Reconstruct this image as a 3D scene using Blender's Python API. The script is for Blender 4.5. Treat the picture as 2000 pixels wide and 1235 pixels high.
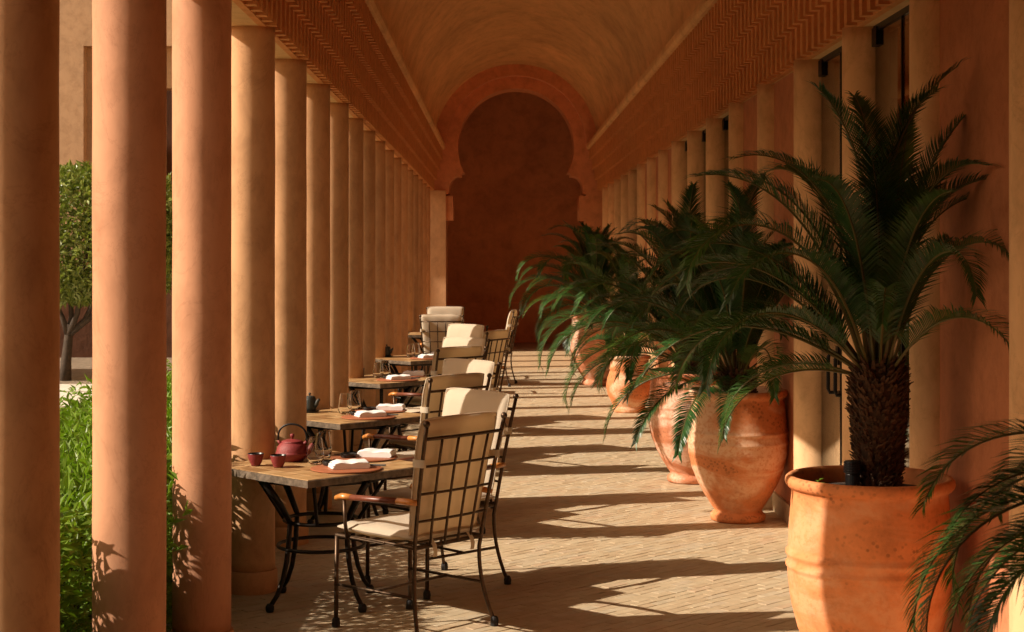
import bpy, bmesh, math, random
from mathutils import Vector, Matrix, noise
R = math.radians
PI = math.pi
scene = bpy.context.scene
for o in list(bpy.data.objects):
    bpy.data.objects.remove(o)
COL = scene.collection

# ---------------------------------------------------------------- camera
cam_data = bpy.data.cameras.new('camera')
cam = bpy.data.objects.new('camera', cam_data)
COL.objects.link(cam)
cam.location = (0, 0, 1.65)
cam.rotation_euler = (R(90), 0, 0)
cam_data.sensor_width = 36.0
cam_data.lens = 3100 / 2000 * 36.0
cam_data.shift_x = 28 / 2000
cam_data.shift_y = -117.5 / 2000
cam_data.clip_end = 400
cam_data.dof.use_dof = True
cam_data.dof.focus_distance = 8.0
cam_data.dof.aperture_fstop = 11.0
scene.camera = cam

# ---------------------------------------------------------------- sky and sun
SUN_AZ = R(12.5)          # light travels along +X, turned this much towards +Y
SUN_EL = R(34.5)
world = bpy.data.worlds.new('World')
scene.world = world
world.use_nodes = True
wn, wl = world.node_tree.nodes, world.node_tree.links
wn.clear()
sky = wn.new('ShaderNodeTexSky')
sky.sky_type = 'NISHITA'
sky.sun_disc = False
sky.sun_elevation = SUN_EL
sky.sun_rotation = R(180) + R(90) - SUN_AZ
sky.dust_density = 3.0
sky.air_density = 1.0
tint = wn.new('ShaderNodeMixRGB')
tint.blend_type = 'MULTIPLY'
tint.inputs[0].default_value = 1.0
tint.inputs[2].default_value = (1.0, 0.74, 0.50, 1)     # warm white balance
bgn = wn.new('ShaderNodeBackground')
bgn.inputs['Strength'].default_value = 0.11
wout = wn.new('ShaderNodeOutputWorld')
wl.new(sky.outputs[0], tint.inputs[1])
wl.new(tint.outputs[0], bgn.inputs['Color'])
wl.new(bgn.outputs[0], wout.inputs['Surface'])

sun_data = bpy.data.lights.new('sun', 'SUN')
sun = bpy.data.objects.new('sun', sun_data)
COL.objects.link(sun)
sun_dir = Vector((math.cos(SUN_AZ) * math.cos(SUN_EL), math.sin(SUN_AZ) * math.cos(SUN_EL), -math.sin(SUN_EL)))
sun.rotation_euler = sun_dir.to_track_quat('-Z', 'Y').to_euler()
sun.location = (-8, -2, 8)
sun_data.energy = 5.0
sun_data.angle = R(0.6)
sun_data.color = (1.0, 0.86, 0.70)

vs = scene.view_settings
vs.view_transform = 'Standard'
vs.look = 'None'
vs.gamma = 1.0
vs.use_curve_mapping = False
vs.exposure = 0.37
scene.cycles.use_denoising = True
scene.cycles.max_bounces = 12
scene.cycles.diffuse_bounces = 6
scene.cycles.glossy_bounces = 4
scene.cycles.transmission_bounces = 10
scene.cycles.transparent_max_bounces = 16
scene.cycles.sample_clamp_indirect = 6.0
scene.cycles.caustics_refractive = False
scene.cycles.caustics_reflective = False

# ---------------------------------------------------------------- materials
def _nt(name):
    m = bpy.data.materials.new(name)
    m.use_nodes = True
    nt = m.node_tree
    b = nt.nodes['Principled BSDF']
    return m, nt, b

def N(nt, t, **kw):
    n = nt.nodes.new(t)
    for k, v in kw.items():
        if k in n.inputs:
            n.inputs[k].default_value = v
        else:
            setattr(n, k, v)
    return n

def ramp(nt, src, stops):
    r = nt.nodes.new('ShaderNodeValToRGB')
    e = r.color_ramp.elements
    while len(e) < len(stops):
        e.new(0.5)
    for k, (p, c) in enumerate(stops):
        e[k].position = p
        e[k].color = (c[0], c[1], c[2], 1)
    nt.links.new(src, r.inputs[0])
    return r.outputs[0]

def mixc(nt, fac, a, b, mode='MIX'):
    m = nt.nodes.new('ShaderNodeMixRGB')
    m.blend_type = mode
    for sock, v in ((0, fac), (1, a), (2, b)):
        if hasattr(v, 'links') or isinstance(v, bpy.types.NodeSocket):
            nt.links.new(v, m.inputs[sock])
        elif isinstance(v, (int, float)):
            m.inputs[sock].default_value = v
        else:
            m.inputs[sock].default_value = (v[0], v[1], v[2], 1)
    return m.outputs[0]

def pos(nt, scale=(1, 1, 1), local=False):
    if local:
        g = nt.nodes.new('ShaderNodeTexCoord').outputs['Object']
    else:
        g = nt.nodes.new('ShaderNodeNewGeometry').outputs['Position']
    if scale == (1, 1, 1):
        return g
    mp = nt.nodes.new('ShaderNodeMapping')
    mp.inputs['Scale'].default_value = scale
    nt.links.new(g, mp.inputs[0])
    return mp.outputs[0]

def noise_n(nt, vec, scale, detail=4, rough=0.55, dist=0.0):
    n = nt.nodes.new('ShaderNodeTexNoise')
    n.inputs['Scale'].default_value = scale
    n.inputs['Detail'].default_value = detail
    n.inputs['Roughness'].default_value = rough
    n.inputs['Distortion'].default_value = dist
    nt.links.new(vec, n.inputs['Vector'])
    return n.outputs['Fac']

def bump(nt, b, h, strength=0.3, dist=0.01, prev=None):
    bp = nt.nodes.new('ShaderNodeBump')
    bp.inputs['Strength'].default_value = strength
    bp.inputs['Distance'].default_value = dist
    nt.links.new(h, bp.inputs['Height'])
    if prev is not None:
        nt.links.new(prev, bp.inputs['Normal'])
    nt.links.new(bp.outputs[0], b.inputs['Normal'])
    return bp.outputs[0]

def mul(c, k):
    return tuple(min(1, x * k) for x in c)

def plaster(name, c, var=0.22, big=1.3, fine=26, rough=0.82, bs=0.25, bd=0.006, stretch=(1, 1, 1), spec=0.25):
    m, nt, b = _nt(name)
    p = pos(nt, stretch)
    n1 = noise_n(nt, p, big, 5, 0.6, 0.6)
    n2 = noise_n(nt, p, big * 6, 5, 0.65, 0.3)
    n3 = noise_n(nt, p, fine, 4, 0.6)
    c1 = ramp(nt, n1, [(0.3, mul(c, 1 - var)), (0.52, c), (0.75, mul(c, 1 + var))])
    c2 = ramp(nt, n2, [(0.3, (0.74, 0.70, 0.66)), (0.55, (1, 1, 1)), (0.8, (1.0, 1.0, 1.0))])
    col = mixc(nt, 0.75, c1, c2, 'MULTIPLY')
    wv = noise_n(nt, p, big * 2.2, 6, 0.7, 1.6)
    crack = ramp(nt, wv, [(0.488, (1, 1, 1)), (0.5, (0.80, 0.74, 0.70)), (0.512, (1, 1, 1))])
    col = mixc(nt, 0.55, col, crack, 'MULTIPLY')
    bl = noise_n(nt, p, big * 2.9, 5, 0.6, 0.5)
    col = mixc(nt, 0.5, col, ramp(nt, bl, [(0.58, (1, 1, 1)), (0.72, (1.16, 1.18, 1.2))]), 'MULTIPLY')
    nt.links.new(col, b.inputs['Base Color'])
    b.inputs['Roughness'].default_value = rough
    b.inputs['Specular IOR Level'].default_value = spec
    nb = bump(nt, b, n2, bs, bd * 3)
    bump(nt, b, n3, bs, bd, nb)
    return m

def simple(name, c, rough=0.5, metal=0.0, spec=0.5, var=0.0, scale=40, bs=0.0, coat=0.0, local=True):
    m, nt, b = _nt(name)
    b.inputs['Base Color'].default_value = (c[0], c[1], c[2], 1)
    b.inputs['Roughness'].default_value = rough
    b.inputs['Metallic'].default_value = metal
    b.inputs['Specular IOR Level'].default_value = spec
    b.inputs['Coat Weight'].default_value = coat
    p = pos(nt, local=local)
    n = noise_n(nt, p, scale, 4, 0.6)
    if var:
        nt.links.new(ramp(nt, n, [(0.3, mul(c, 1 - var)), (0.7, mul(c, 1 + var))]), b.inputs['Base Color'])
    if bs:
        bump(nt, b, n, bs, 0.004)
    return m

M = {}
M['column_pink'] = plaster('column_pink_plaster', (0.60, 0.30, 0.172), 0.12, 1.3, 30, 0.6, 0.14, 0.003, (1, 1, 0.6))
M['column_pale'] = plaster('column_pale_plaster', (0.78, 0.50, 0.27), 0.10, 1.6, 30, 0.7, 0.12, 0.003, (1, 1, 0.6))
M['column'] = plaster('column_plaster', (0.65, 0.37, 0.19), 0.12, 1.6, 30, 0.7, 0.12, 0.003, (1, 1, 0.6))
M['wall'] = plaster('wall_plaster', (0.70, 0.34, 0.16), 0.16, 1.1, 24, 0.75, 0.3, 0.005)
M['panel'] = plaster('panel_plaster', (0.56, 0.225, 0.11), 0.16, 1.4, 24, 0.75, 0.3, 0.005)
M['soffit'] = plaster('soffit_plaster', (0.78, 0.52, 0.26), 0.10, 1.2, 26, 0.8, 0.25, 0.004)
M['vault'] = plaster('vault_plaster', (0.74, 0.42, 0.18), 0.2, 0.9, 18, 0.85, 0.6, 0.010, (1, 0.6, 1))
M['rib'] = plaster('rib_plaster', (0.70, 0.315, 0.115), 0.05, 2.0, 30, 0.85, 0.2, 0.003)
M['redwall'] = plaster('arch_plaster', (0.78, 0.335, 0.165), 0.16, 1.2, 22, 0.8, 0.35, 0.006)
M['niche'] = plaster('niche_plaster', (0.76, 0.32, 0.15), 0.18, 0.8, 20, 0.8, 0.35, 0.006)
M['garden_wall'] = plaster('garden_wall_plaster', (0.55, 0.345, 0.20), 0.12, 1.0, 16, 0.85, 0.22, 0.006)
M['garden_dark'] = plaster('garden_dark_tone', (0.11, 0.045, 0.022), 0.2, 1.0, 16, 0.85, 0.4, 0.01)  # dark tone put in for the shade at the wall foot
M['stone'] = plaster('pale_stone', (0.52, 0.42, 0.28), 0.12, 3.0, 40, 0.7, 0.3, 0.004)
M['white_stone'] = plaster('white_stone', (0.74, 0.70, 0.62), 0.06, 2.0, 40, 0.7, 0.2, 0.003)
M['gravel'] = plaster('gravel', (0.50, 0.40, 0.29), 0.2, 9.0, 70, 0.95, 0.9, 0.03)
M['earth'] = plaster('sandy_earth', (0.55, 0.44, 0.30), 0.3, 3.0, 30, 0.95, 0.8, 0.03)
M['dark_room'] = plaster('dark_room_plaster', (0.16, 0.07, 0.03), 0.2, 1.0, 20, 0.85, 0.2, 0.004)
M['soil'] = simple('soil', (0.035, 0.022, 0.013), 0.95, var=0.6, scale=60, bs=0.9)
M['iron'] = simple('dark_iron', (0.020, 0.014, 0.010), 0.42, 0.6, 0.5, 0.3, 60, 0.15)
M['bronze'] = simple('bronze_iron', (0.085, 0.052, 0.030), 0.42, 0.7, 0.5, 0.35, 45, 0.2)
M['rubber'] = simple('black_rubber', (0.012, 0.010, 0.009), 0.7)
M['black'] = simple('black_metal', (0.010, 0.009, 0.009), 0.4, 0.5)
M['ceramic'] = simple('black_ceramic', (0.016, 0.015, 0.014), 0.35, 0, 0.5, 0.2, 90, 0.1)
M['castiron'] = simple('grey_cast_iron', (0.040, 0.045, 0.040), 0.5, 0.2, 0.5, 0.2, 160, 0.5)
M['redpot'] = simple('red_cast_iron', (0.24, 0.032, 0.032), 0.5, 0, 0.45, 0.12, 220, 0.6)
M['wood'] = simple('orange_wood', (0.60, 0.235, 0.055), 0.35, 0, 0.5, 0.25, 30, 0.05, 0.3)
M['leather'] = simple('brown_leather', (0.16, 0.045, 0.022), 0.38, 0, 0.5, 0.2, 60, 0.1)
M['plate'] = simple('tan_leather_plate', (0.36, 0.125, 0.058), 0.45, 0, 0.4, 0.12, 50, 0.08)
M['table_edge'] = simple('weathered_table_edge', (0.13, 0.095, 0.065), 0.7, 0, 0.3, 0.55, 26, 0.7)

def fabric(name, c):
    m, nt, b = _nt(name)
    p = pos(nt, local=True)
    n = noise_n(nt, p, 7, 4, 0.6)
    nt.links.new(ramp(nt, n, [(0.3, mul(c, 0.9)), (0.7, c)]), b.inputs['Base Color'])
    b.inputs['Roughness'].default_value = 0.95
    b.inputs['Specular IOR Level'].default_value = 0.1
    b.inputs['Sheen Weight'].default_value = 0.15
    nb = bump(nt, b, n, 0.25, 0.012)
    w = noise_n(nt, p, 420, 2, 0.5)
    bump(nt, b, w, 0.25, 0.0012, nb)
    return m
M['cushion'] = fabric('cream_canvas', (0.72, 0.63, 0.49))
_nt2 = M['cushion'].node_tree
_tr = _nt2.nodes.new('ShaderNodeBsdfTranslucent'); _tr.inputs['Color'].default_value = (0.85, 0.66, 0.42, 1)
_mx = _nt2.nodes.new('ShaderNodeMixShader'); _mx.inputs[0].default_value = 0.32
_nt2.links.new(_nt2.nodes['Principled BSDF'].outputs[0], _mx.inputs[1]); _nt2.links.new(_tr.outputs[0], _mx.inputs[2])
_nt2.links.new(_mx.outputs[0], _nt2.nodes['Material Output'].inputs['Surface'])
M['napkin'] = fabric('white_linen', (0.88, 0.87, 0.86))

def glass(name, tint=(1, 1, 1)):
    m, nt, b = _nt(name)
    b.inputs['Base Color'].default_value = (*tint, 1)
    b.inputs['Roughness'].default_value = 0.0
    b.inputs['IOR'].default_value = 1.5 if tint == (1, 1, 1) else 1.75
    b.inputs['Transmission Weight'].default_value = 1.0
    return m
M['glass'] = glass('clear_glass')
M['glass'].node_tree.nodes['Principled BSDF'].inputs['IOR'].default_value = 1.22
M['pane'] = glass('door_glass', (0.82, 0.86, 0.82))

def mat_brick():
    m, nt, b = _nt('floor_brick')
    at = nt.nodes.new('ShaderNodeAttribute'); at.attribute_name = 'tint'
    p = pos(nt)
    n1 = noise_n(nt, p, 11, 5, 0.65, 0.4)
    n2 = noise_n(nt, p, 90, 4, 0.6)
    n0 = noise_n(nt, p, 0.7, 3, 0.5)
    c = ramp(nt, at.outputs['Fac'], [(0.0, (0.55, 0.415, 0.26)), (0.35, (0.59, 0.465, 0.30)), (0.65, (0.61, 0.49, 0.32)), (0.86, (0.58, 0.485, 0.34)), (1.0, (0.60, 0.435, 0.28))])
    c = mixc(nt, 0.6, c, ramp(nt, n1, [(0.3, (0.72, 0.70, 0.66)), (0.6, (1, 1, 1))]), 'MULTIPLY')
    c = mixc(nt, 0.5, c, ramp(nt, n0, [(0.3, (0.82, 0.80, 0.78)), (0.65, (1, 1, 1))]), 'MULTIPLY')
    nt.links.new(c, b.inputs['Base Color'])
    b.inputs['Roughness'].default_value = 0.62
    b.inputs['Specular IOR Level'].default_value = 0.35
    nb = bump(nt, b, n1, 0.35, 0.004)
    bump(nt, b, n2, 0.3, 0.0015, nb)
    return m
M['brick'] = mat_brick()
M['grout'] = plaster('floor_grout', (0.50, 0.36, 0.21), 0.2, 6, 60, 0.95, 0.4, 0.004)

def mat_tabletile():
    m, nt, b = _nt('table_tile')
    oi = nt.nodes.new('ShaderNodeObjectInfo')
    p = pos(nt)
    n1 = noise_n(nt, p, 24, 4, 0.6, 0.8)
    c = ramp(nt, oi.outputs['Random'], [(0.0, (0.30, 0.165, 0.065)), (0.5, (0.45, 0.27, 0.115)), (1.0, (0.52, 0.35, 0.17))])
    c = mixc(nt, 0.6, c, ramp(nt, n1, [(0.3, (0.75, 0.7, 0.62)), (0.6, (1, 1, 1))]), 'MULTIPLY')
    nt.links.new(c, b.inputs['Base Color'])
    b.inputs['Roughness'].default_value = 0.42
    bump(nt, b, n1, 0.2, 0.003)
    return m
M['tabletile'] = mat_tabletile()
M['tablegrout'] = simple('table_grout', (0.42, 0.31, 0.18), 0.8, var=0.2)

def mat_terracotta(name, base, pale, seed, amt=0.75):
    m, nt, b = _nt(name)
    p0 = pos(nt, local=True)
    mp = nt.nodes.new('ShaderNodeMapping'); mp.inputs['Location'].default_value = (seed * 3.1, seed * 1.7, seed)
    nt.links.new(p0, mp.inputs[0]); p = mp.outputs[0]
    mz = nt.nodes.new('ShaderNodeMapping'); mz.inputs['Scale'].default_value = (0.8, 0.8, 1.7)
    nt.links.new(p, mz.inputs[0])
    big = noise_n(nt, mz.outputs[0], 2.4, 5, 0.6, 0.7)
    mid = noise_n(nt, p, 9, 6, 0.7, 0.3)
    fine = noise_n(nt, p, 46, 5, 0.7)
    vor = nt.nodes.new('ShaderNodeTexVoronoi'); vor.inputs['Scale'].default_value = 46; nt.links.new(p, vor.inputs['Vector'])
    c = ramp(nt, mid, [(0.3, mul(base, 0.78)), (0.5, base), (0.72, mul(base, 1.18))])
    fp = ramp(nt, big, [(0.46, (0, 0, 0)), (0.56, (1, 1, 1))])
    f2 = ramp(nt, fine, [(0.36, (0, 0, 0)), (0.52, (1, 1, 1))])
    c = mixc(nt, mixc(nt, 1.0, mixc(nt, 0.75, fp, f2, 'MULTIPLY'), (amt, amt, amt), 'MULTIPLY'), c, pale)
    fd = ramp(nt, big, [(0.36, (1, 1, 1)), (0.48, (0, 0, 0))])
    sp = ramp(nt, vor.outputs['Distance'], [(0.24, (1, 1, 1)), (0.42, (0, 0, 0))])
    c = mixc(nt, mixc(nt, 1.0, fd, sp, 'MULTIPLY'), c, mul(base, 0.55))
    nt.links.new(c, b.inputs['Base Color'])
    b.inputs['Roughness'].default_value = 0.72
    b.inputs['Specular IOR Level'].default_value = 0.3
    nb = bump(nt, b, mid, 0.3, 0.008)
    bump(nt, b, fine, 0.35, 0.003, nb)
    return m
TERRA = [mat_terracotta('terracotta_%s' % n, b_, p_, s, a_) for n, b_, p_, s, a_ in (
    ('orange', (0.72, 0.275, 0.105), (0.80, 0.45, 0.26), 1, 0.5), ('speckled', (0.62, 0.225, 0.085), (0.78, 0.50, 0.32), 2, 0.95),
    ('pale', (0.56, 0.22, 0.11), (0.80, 0.54, 0.40), 3, 1.0), ('deep', (0.54, 0.17, 0.060), (0.68, 0.36, 0.18), 4, 0.6))]

def mat_leaf(name, c1, c2, rough=0.4, trans=0.0):
    m, nt, b = _nt(name)
    p = pos(nt)
    n = noise_n(nt, p, 14, 3, 0.6)
    c = ramp(nt, n, [(0.3, c1), (0.7, c2)])
    nt.links.new(c, b.inputs['Base Color'])
    b.inputs['Roughness'].default_value = rough
    if trans:
        tr = nt.nodes.new('ShaderNodeBsdfTranslucent')
        nt.links.new(mixc(nt, 1.0, c, (1.0, 1.25, 0.35), 'MULTIPLY'), tr.inputs['Color'])
        mx = nt.nodes.new('ShaderNodeMixShader'); mx.inputs[0].default_value = trans
        out = nt.nodes['Material Output']
        nt.links.new(b.outputs[0], mx.inputs[1]); nt.links.new(tr.outputs[0], mx.inputs[2])
        nt.links.new(mx.outputs[0], out.inputs['Surface'])
    return m
M['frond'] = mat_leaf('cycad_leaflet', (0.016, 0.056, 0.013), (0.044, 0.125, 0.024), 0.38, 0.16)
_f = M['frond'].node_tree
_b = _f.nodes['Principled BSDF']
_src = _b.inputs['Base Color'].links[0].from_socket
_oi = _f.nodes.new('ShaderNodeObjectInfo')
_pn = noise_n(_f, pos(_f), 9, 4, 0.7)
_age = ramp(_f, _oi.outputs['Random'], [(0.0, (0.75, 0.85, 0.9)), (0.6, (1, 1, 1)), (0.88, (1.5, 1.25, 0.9)), (1.0, (2.6, 1.5, 0.9))])
_c = mixc(_f, 1.0, _src, _age, 'MULTIPLY')
_c = mixc(_f, ramp(_f, _pn, [(0.66, (0, 0, 0)), (0.74, (0.7, 0.7, 0.7))]), _c, (0.15, 0.095, 0.030))
_f.links.new(_c, _b.inputs['Base Color'])
M['rachis'] = simple('cycad_rachis', (0.11, 0.10, 0.025), 0.45)
M['scales'] = simple('cycad_trunk', (0.050, 0.024, 0.012), 0.9, var=0.6, scale=30, bs=0.6)
M['scale_tip'] = simple('cycad_trunk_scale', (0.095, 0.048, 0.024), 0.85, var=0.6, scale=22, bs=0.3)
M['hedge'] = mat_leaf('hedge_leaf', (0.135, 0.235, 0.024), (0.245, 0.375, 0.045), 0.42, 0.30)
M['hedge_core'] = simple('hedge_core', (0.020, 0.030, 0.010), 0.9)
M['treeleaf'] = mat_leaf('tree_leaf', (0.135, 0.190, 0.030), (0.290, 0.330, 0.085), 0.30, 0.18)
M['bark'] = simple('bark', (0.065, 0.045, 0.030), 0.9, var=0.4, scale=20, bs=0.7)

# ---------------------------------------------------------------- mesh helpers
class MB:
    def __init__(s):
        s.v, s.f, s.mi, s.mi_cur = [], [], [], 0
    def add(s, verts, faces):
        o = len(s.v)
        s.v += [tuple(v) for v in verts]
        s.f += [tuple(i + o for i in f) for f in faces]
        s.mi += [s.mi_cur] * len(faces)
        return s
    def box(s, x0, x1, y0, y1, z0, z1):
        s.add([(x0, y0, z0), (x1, y0, z0), (x1, y1, z0), (x0, y1, z0), (x0, y0, z1), (x1, y0, z1), (x1, y1, z1), (x0, y1, z1)],
              [(0, 3, 2, 1), (4, 5, 6, 7), (0, 1, 5, 4), (1, 2, 6, 5), (2, 3, 7, 6), (3, 0, 4, 7)])
        return s
    def quad(s, a, b, c, d):
        return s.add([a, b, c, d], [(0, 1, 2, 3)])
    def lathe(s, prof, n=32, close=True, cx=0, cy=0, wob=None):
        vs_, fs = [], []
        for r, z in prof:
            for k in range(n):
                a = 2 * PI * k / n
                rr = r * (1 + (wob(a, z) if wob else 0))
                vs_.append((cx + rr * math.cos(a), cy + rr * math.sin(a), z))
        for i in range(len(prof) - 1):
            for k in range(n):
                k2 = (k + 1) % n
                fs.append((i * n + k, i * n + k2, (i + 1) * n + k2, (i + 1) * n + k))
        if close:
            if prof[0][0] > 1e-4: fs.append(tuple(range(n))[::-1])
            if prof[-1][0] > 1e-4: fs.append(tuple(range((len(prof) - 1) * n, len(prof) * n)))
        return s.add(vs_, fs)
    def tube(s, pts, rad, n=8, flat=1.0, cap=True, closed=False):
        pts = [Vector(p) for p in pts]
        m = len(pts)
        if not hasattr(rad, '__len__'): rad = [rad] * m
        vs_, fs = [], []
        prev = None
        for i, p in enumerate(pts):
            if closed:
                t = pts[(i + 1) % m] - pts[(i - 1) % m]
            else:
                t = pts[min(i + 1, m - 1)] - pts[max(i - 1, 0)]
            t.normalize()
            if prev is None:
                ref = Vector((0, 0, 1)) if abs(t.z) < 0.95 else Vector((0, 1, 0))
                u = t.cross(ref).normalized()
            else:
                u = (prev - t * prev.dot(t)).normalized()
            prev = u
            w = u.cross(t).normalized()
            for k in range(n):
                a = 2 * PI * k / n
                vs_.append(p + u * (rad[i] * math.cos(a)) + w * (rad[i] * flat * math.sin(a)))
        for i in range(m if closed else m - 1):
            j = (i + 1) % m
            for k in range(n):
                k2 = (k + 1) % n
                fs.append((i * n + k, i * n + k2, j * n + k2, j * n + k))
        if cap and not closed:
            fs.append(tuple(range(n))[::-1]); fs.append(tuple(range((m - 1) * n, m * n)))
        return s.add(vs_, fs)
    def ball(s, c, r, n=10, sz=1.0):
        prof = [(r * math.sin(PI * i / 6), c[2] - r * sz * math.cos(PI * i / 6)) for i in range(7)]
        prof[0] = (1e-5, prof[0][1]); prof[-1] = (1e-5, prof[-1][1])
        return s.lathe(prof, n, False, c[0], c[1])
    def mesh(s, name, mats, smooth=False):
        me = bpy.data.meshes.new(name)
        me.from_pydata(s.v, [], s.f)
        if not isinstance(mats, (list, tuple)): mats = [mats]
        for m in mats: me.materials.append(m)
        if len(mats) > 1:
            me.polygons.foreach_set('material_index', s.mi)
        if smooth:
            me.polygons.foreach_set('use_smooth', [True] * len(me.polygons))
        me.update()
        return me
    def build(s, name, mats, parent=None, smooth=False, angle=None):
        me = s.mesh(name, mats, smooth or angle is not None)
        if angle is not None:
            sharp_by_angle(me, angle)
        return link(name, me, parent)

def sharp_by_angle(me, deg):
    bm = bmesh.new(); bm.from_mesh(me)
    for e in bm.edges:
        if len(e.link_faces) == 2:
            e.smooth = e.calc_face_angle(0) < R(deg)
    bm.to_mesh(me); bm.free()

def link(name, data, parent=None, loc=None, rotz=None):
    o = bpy.data.objects.new(name, data)
    COL.objects.link(o)
    if parent is not None: o.parent = parent
    if loc is not None: o.location = loc
    if rotz is not None: o.rotation_euler = (0, 0, rotz)
    return o

def bevel(me, w, seg=2):
    bm = bmesh.new(); bm.from_mesh(me)
    bmesh.ops.remove_doubles(bm, verts=bm.verts, dist=1e-5)
    bmesh.ops.bevel(bm, geom=list(bm.edges), offset=w, segments=seg, affect='EDGES', profile=0.6)
    bm.to_mesh(me); bm.free()

def tag(o, label, cat, group=None):
    o['label'] = label; o['category'] = cat
    if group: o['group'] = group
    return o

def thing(name, label, cat, loc=(0, 0, 0), rotz=0, group=None):
    o = link(name, None, None, loc, rotz)
    o.empty_display_size = 0.1
    return tag(o, label, cat, group)

def struct(o):
    o['kind'] = 'structure'
    return o

def copy_tree(src, parent=None):
    c = src.copy(); COL.objects.link(c); c.parent = parent
    for ch in src.children:
        copy_tree(ch, c)
    return c

ORD = ['first', 'second', 'third', 'fourth', 'fifth', 'sixth', 'seventh', 'eighth', 'ninth', 'tenth', 'eleventh', 'twelfth',
       'thirteenth', 'fourteenth', 'fifteenth', 'sixteenth', 'seventeenth', 'eighteenth', 'nineteenth', 'twentieth']

# ---------------------------------------------------------------- key dimensions
PITCH = 1.29
Y1 = 3.97                      # first column in view
COLY = [Y1 + PITCH * k for k in range(18)]      # 3.97 ... 25.9
YB, YE = -1.2, 27.2            # back end and arch plane of the gallery
XL, XR = -1.22, 1.83           # column axes
RC = 0.12
ZS = 2.77                      # soffit
ROWH, STEP = 0.175, 0.045
ZC = ZS + 4 * ROWH             # 3.47 cornice underside
VCX, VCZ, VR = 0.316, 3.53, 1.39

# ---------------------------------------------------------------- ground and floor
g = MB(); g.quad((-120, -60, -0.06), (120, -60, -0.06), (120, 160, -0.06), (-120, 160, -0.06))
struct(g.build('ground', M['earth']))

floor = MB().box(-1.44, 1.86, YB, 33, -0.05, -0.006).build('floor', M['grout'])
struct(floor)

def paving():
    """running bond laid at 45 degrees to the walk"""
    rnd = random.Random(14)
    W, L, gap = 0.052, 0.145, 0.0009
    c = math.cos(R(45))
    x0, x1, y0, y1 = -1.40, 1.84, 5.2, 28.4
    out = []
    for r in range(46, 380):
        v = r * W                    # distance along the (-1, 1) direction
        off = (0.5 * (r % 2) + rnd.uniform(-0.08, 0.08)) * L
        for k in range(0, 160):
            u = k * L + off
            x, y = (u - v) * c + 4.0, (u + v) * c - 1.5
            if x0 < x < x1 and y0 < y < y1:
                out.append((x, y, R(45)))
    return out, L / 2 - gap, W / 2 - gap

def brick_geo(hl, hw, jit, rnd):
    b = 0.0013
    z = 0.0
    t = [rnd.uniform(-jit, jit) for _ in range(4)]
    if rnd.random() < 0.14: hw -= rnd.uniform(0.0008, 0.0026)
    e = [rnd.uniform(-0.0009, 0.0009) for _ in range(8)]
    o = [(-hl + e[0], -hw + e[1]), (hl + e[2], -hw + e[3]), (hl + e[4], hw + e[5]), (-hl + e[6], hw + e[7])]
    vs_ = [(x, y, -0.012) for x, y in o] + [(x, y, z - b * 0.8) for x, y in o] + \
          [(x - math.copysign(b, x), y - math.copysign(b, y), z + t[k]) for k, (x, y) in enumerate(o)]
    fs = [(8, 9, 10, 11)] + [(4 + k, 4 + (k + 1) % 4, 8 + (k + 1) % 4, 8 + k) for k in range(4)] + \
         [(k, (k + 1) % 4, 4 + (k + 1) % 4, 4 + k) for k in range(4)]
    return vs_, fs

def build_bricks():
    rnd = random.Random(5)
    cells, hl, hw = paving()
    def seen(c):
        x, y, a = c
        return 6.98 < y and -0.95 < x < 0.17 * y + 0.0 and x < 1.12
    near = sorted([c for c in cells if seen(c)], key=lambda c: c[1])[:300]
    ns = set(near)
    variants = []
    for k in range(14):
        mb = MB(); mb.add(*brick_geo(hl, hw, 0.0008, rnd))
        me = mb.mesh('brick', M['brick'])
        at = me.attributes.new('tint', 'FLOAT', 'FACE')
        at.data.foreach_set('value', [(k + 0.5) / 14] * len(me.polygons))
        variants.append(me)
    for c in near:
        o = link('brick', rnd.choice(variants), floor, (c[0], c[1], rnd.uniform(-0.0008, 0.0008)), c[2] + rnd.choice((0, PI)))
    V, F, T = [], [], []
    for c in cells:
        if c in ns: continue
        vs_, fs = brick_geo(hl, hw, 0.0008, rnd)
        ca, sa = math.cos(c[2]), math.sin(c[2]); dz = rnd.uniform(-0.0008, 0.0008)
        o = len(V); t = rnd.random()
        V += [(x * ca - y * sa + c[0], x * sa + y * ca + c[1], z + dz) for x, y, z in vs_]
        F += [tuple(i + o for i in f) for f in fs]; T += [t] * len(fs)
    me = bpy.data.meshes.new('brick_paving'); me.from_pydata(V, [], F); me.materials.append(M['brick'])
    me.attributes.new('tint', 'FLOAT', 'FACE').data.foreach_set('value', T)
    o = link('brick_paving', me, floor); o['kind'] = 'stuff'
build_bricks()

# garden ground
struct(MB().box(-14, -2.6, 20.2, 26.6, -0.05, 0.0).build('gravel_bed', M['gravel']))
path = struct(MB().box(-14, -2.6, 17.2, 20.2, -0.05, 0.0).build('path', M['gravel']))
rnd = random.Random(3)
for k in range(5):
    for j in range(6):
        x0 = -13.5 + j * 1.8 + (0.9 if k % 2 else 0)
        mb = MB().box(x0, x0 + 1.79, 17.24 + k * 0.59, 17.24 + k * 0.59 + 0.575, 0.0, 0.02 + 0.012 * (k % 2))
        mb.build('slab', M['white_stone'], path)

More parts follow.
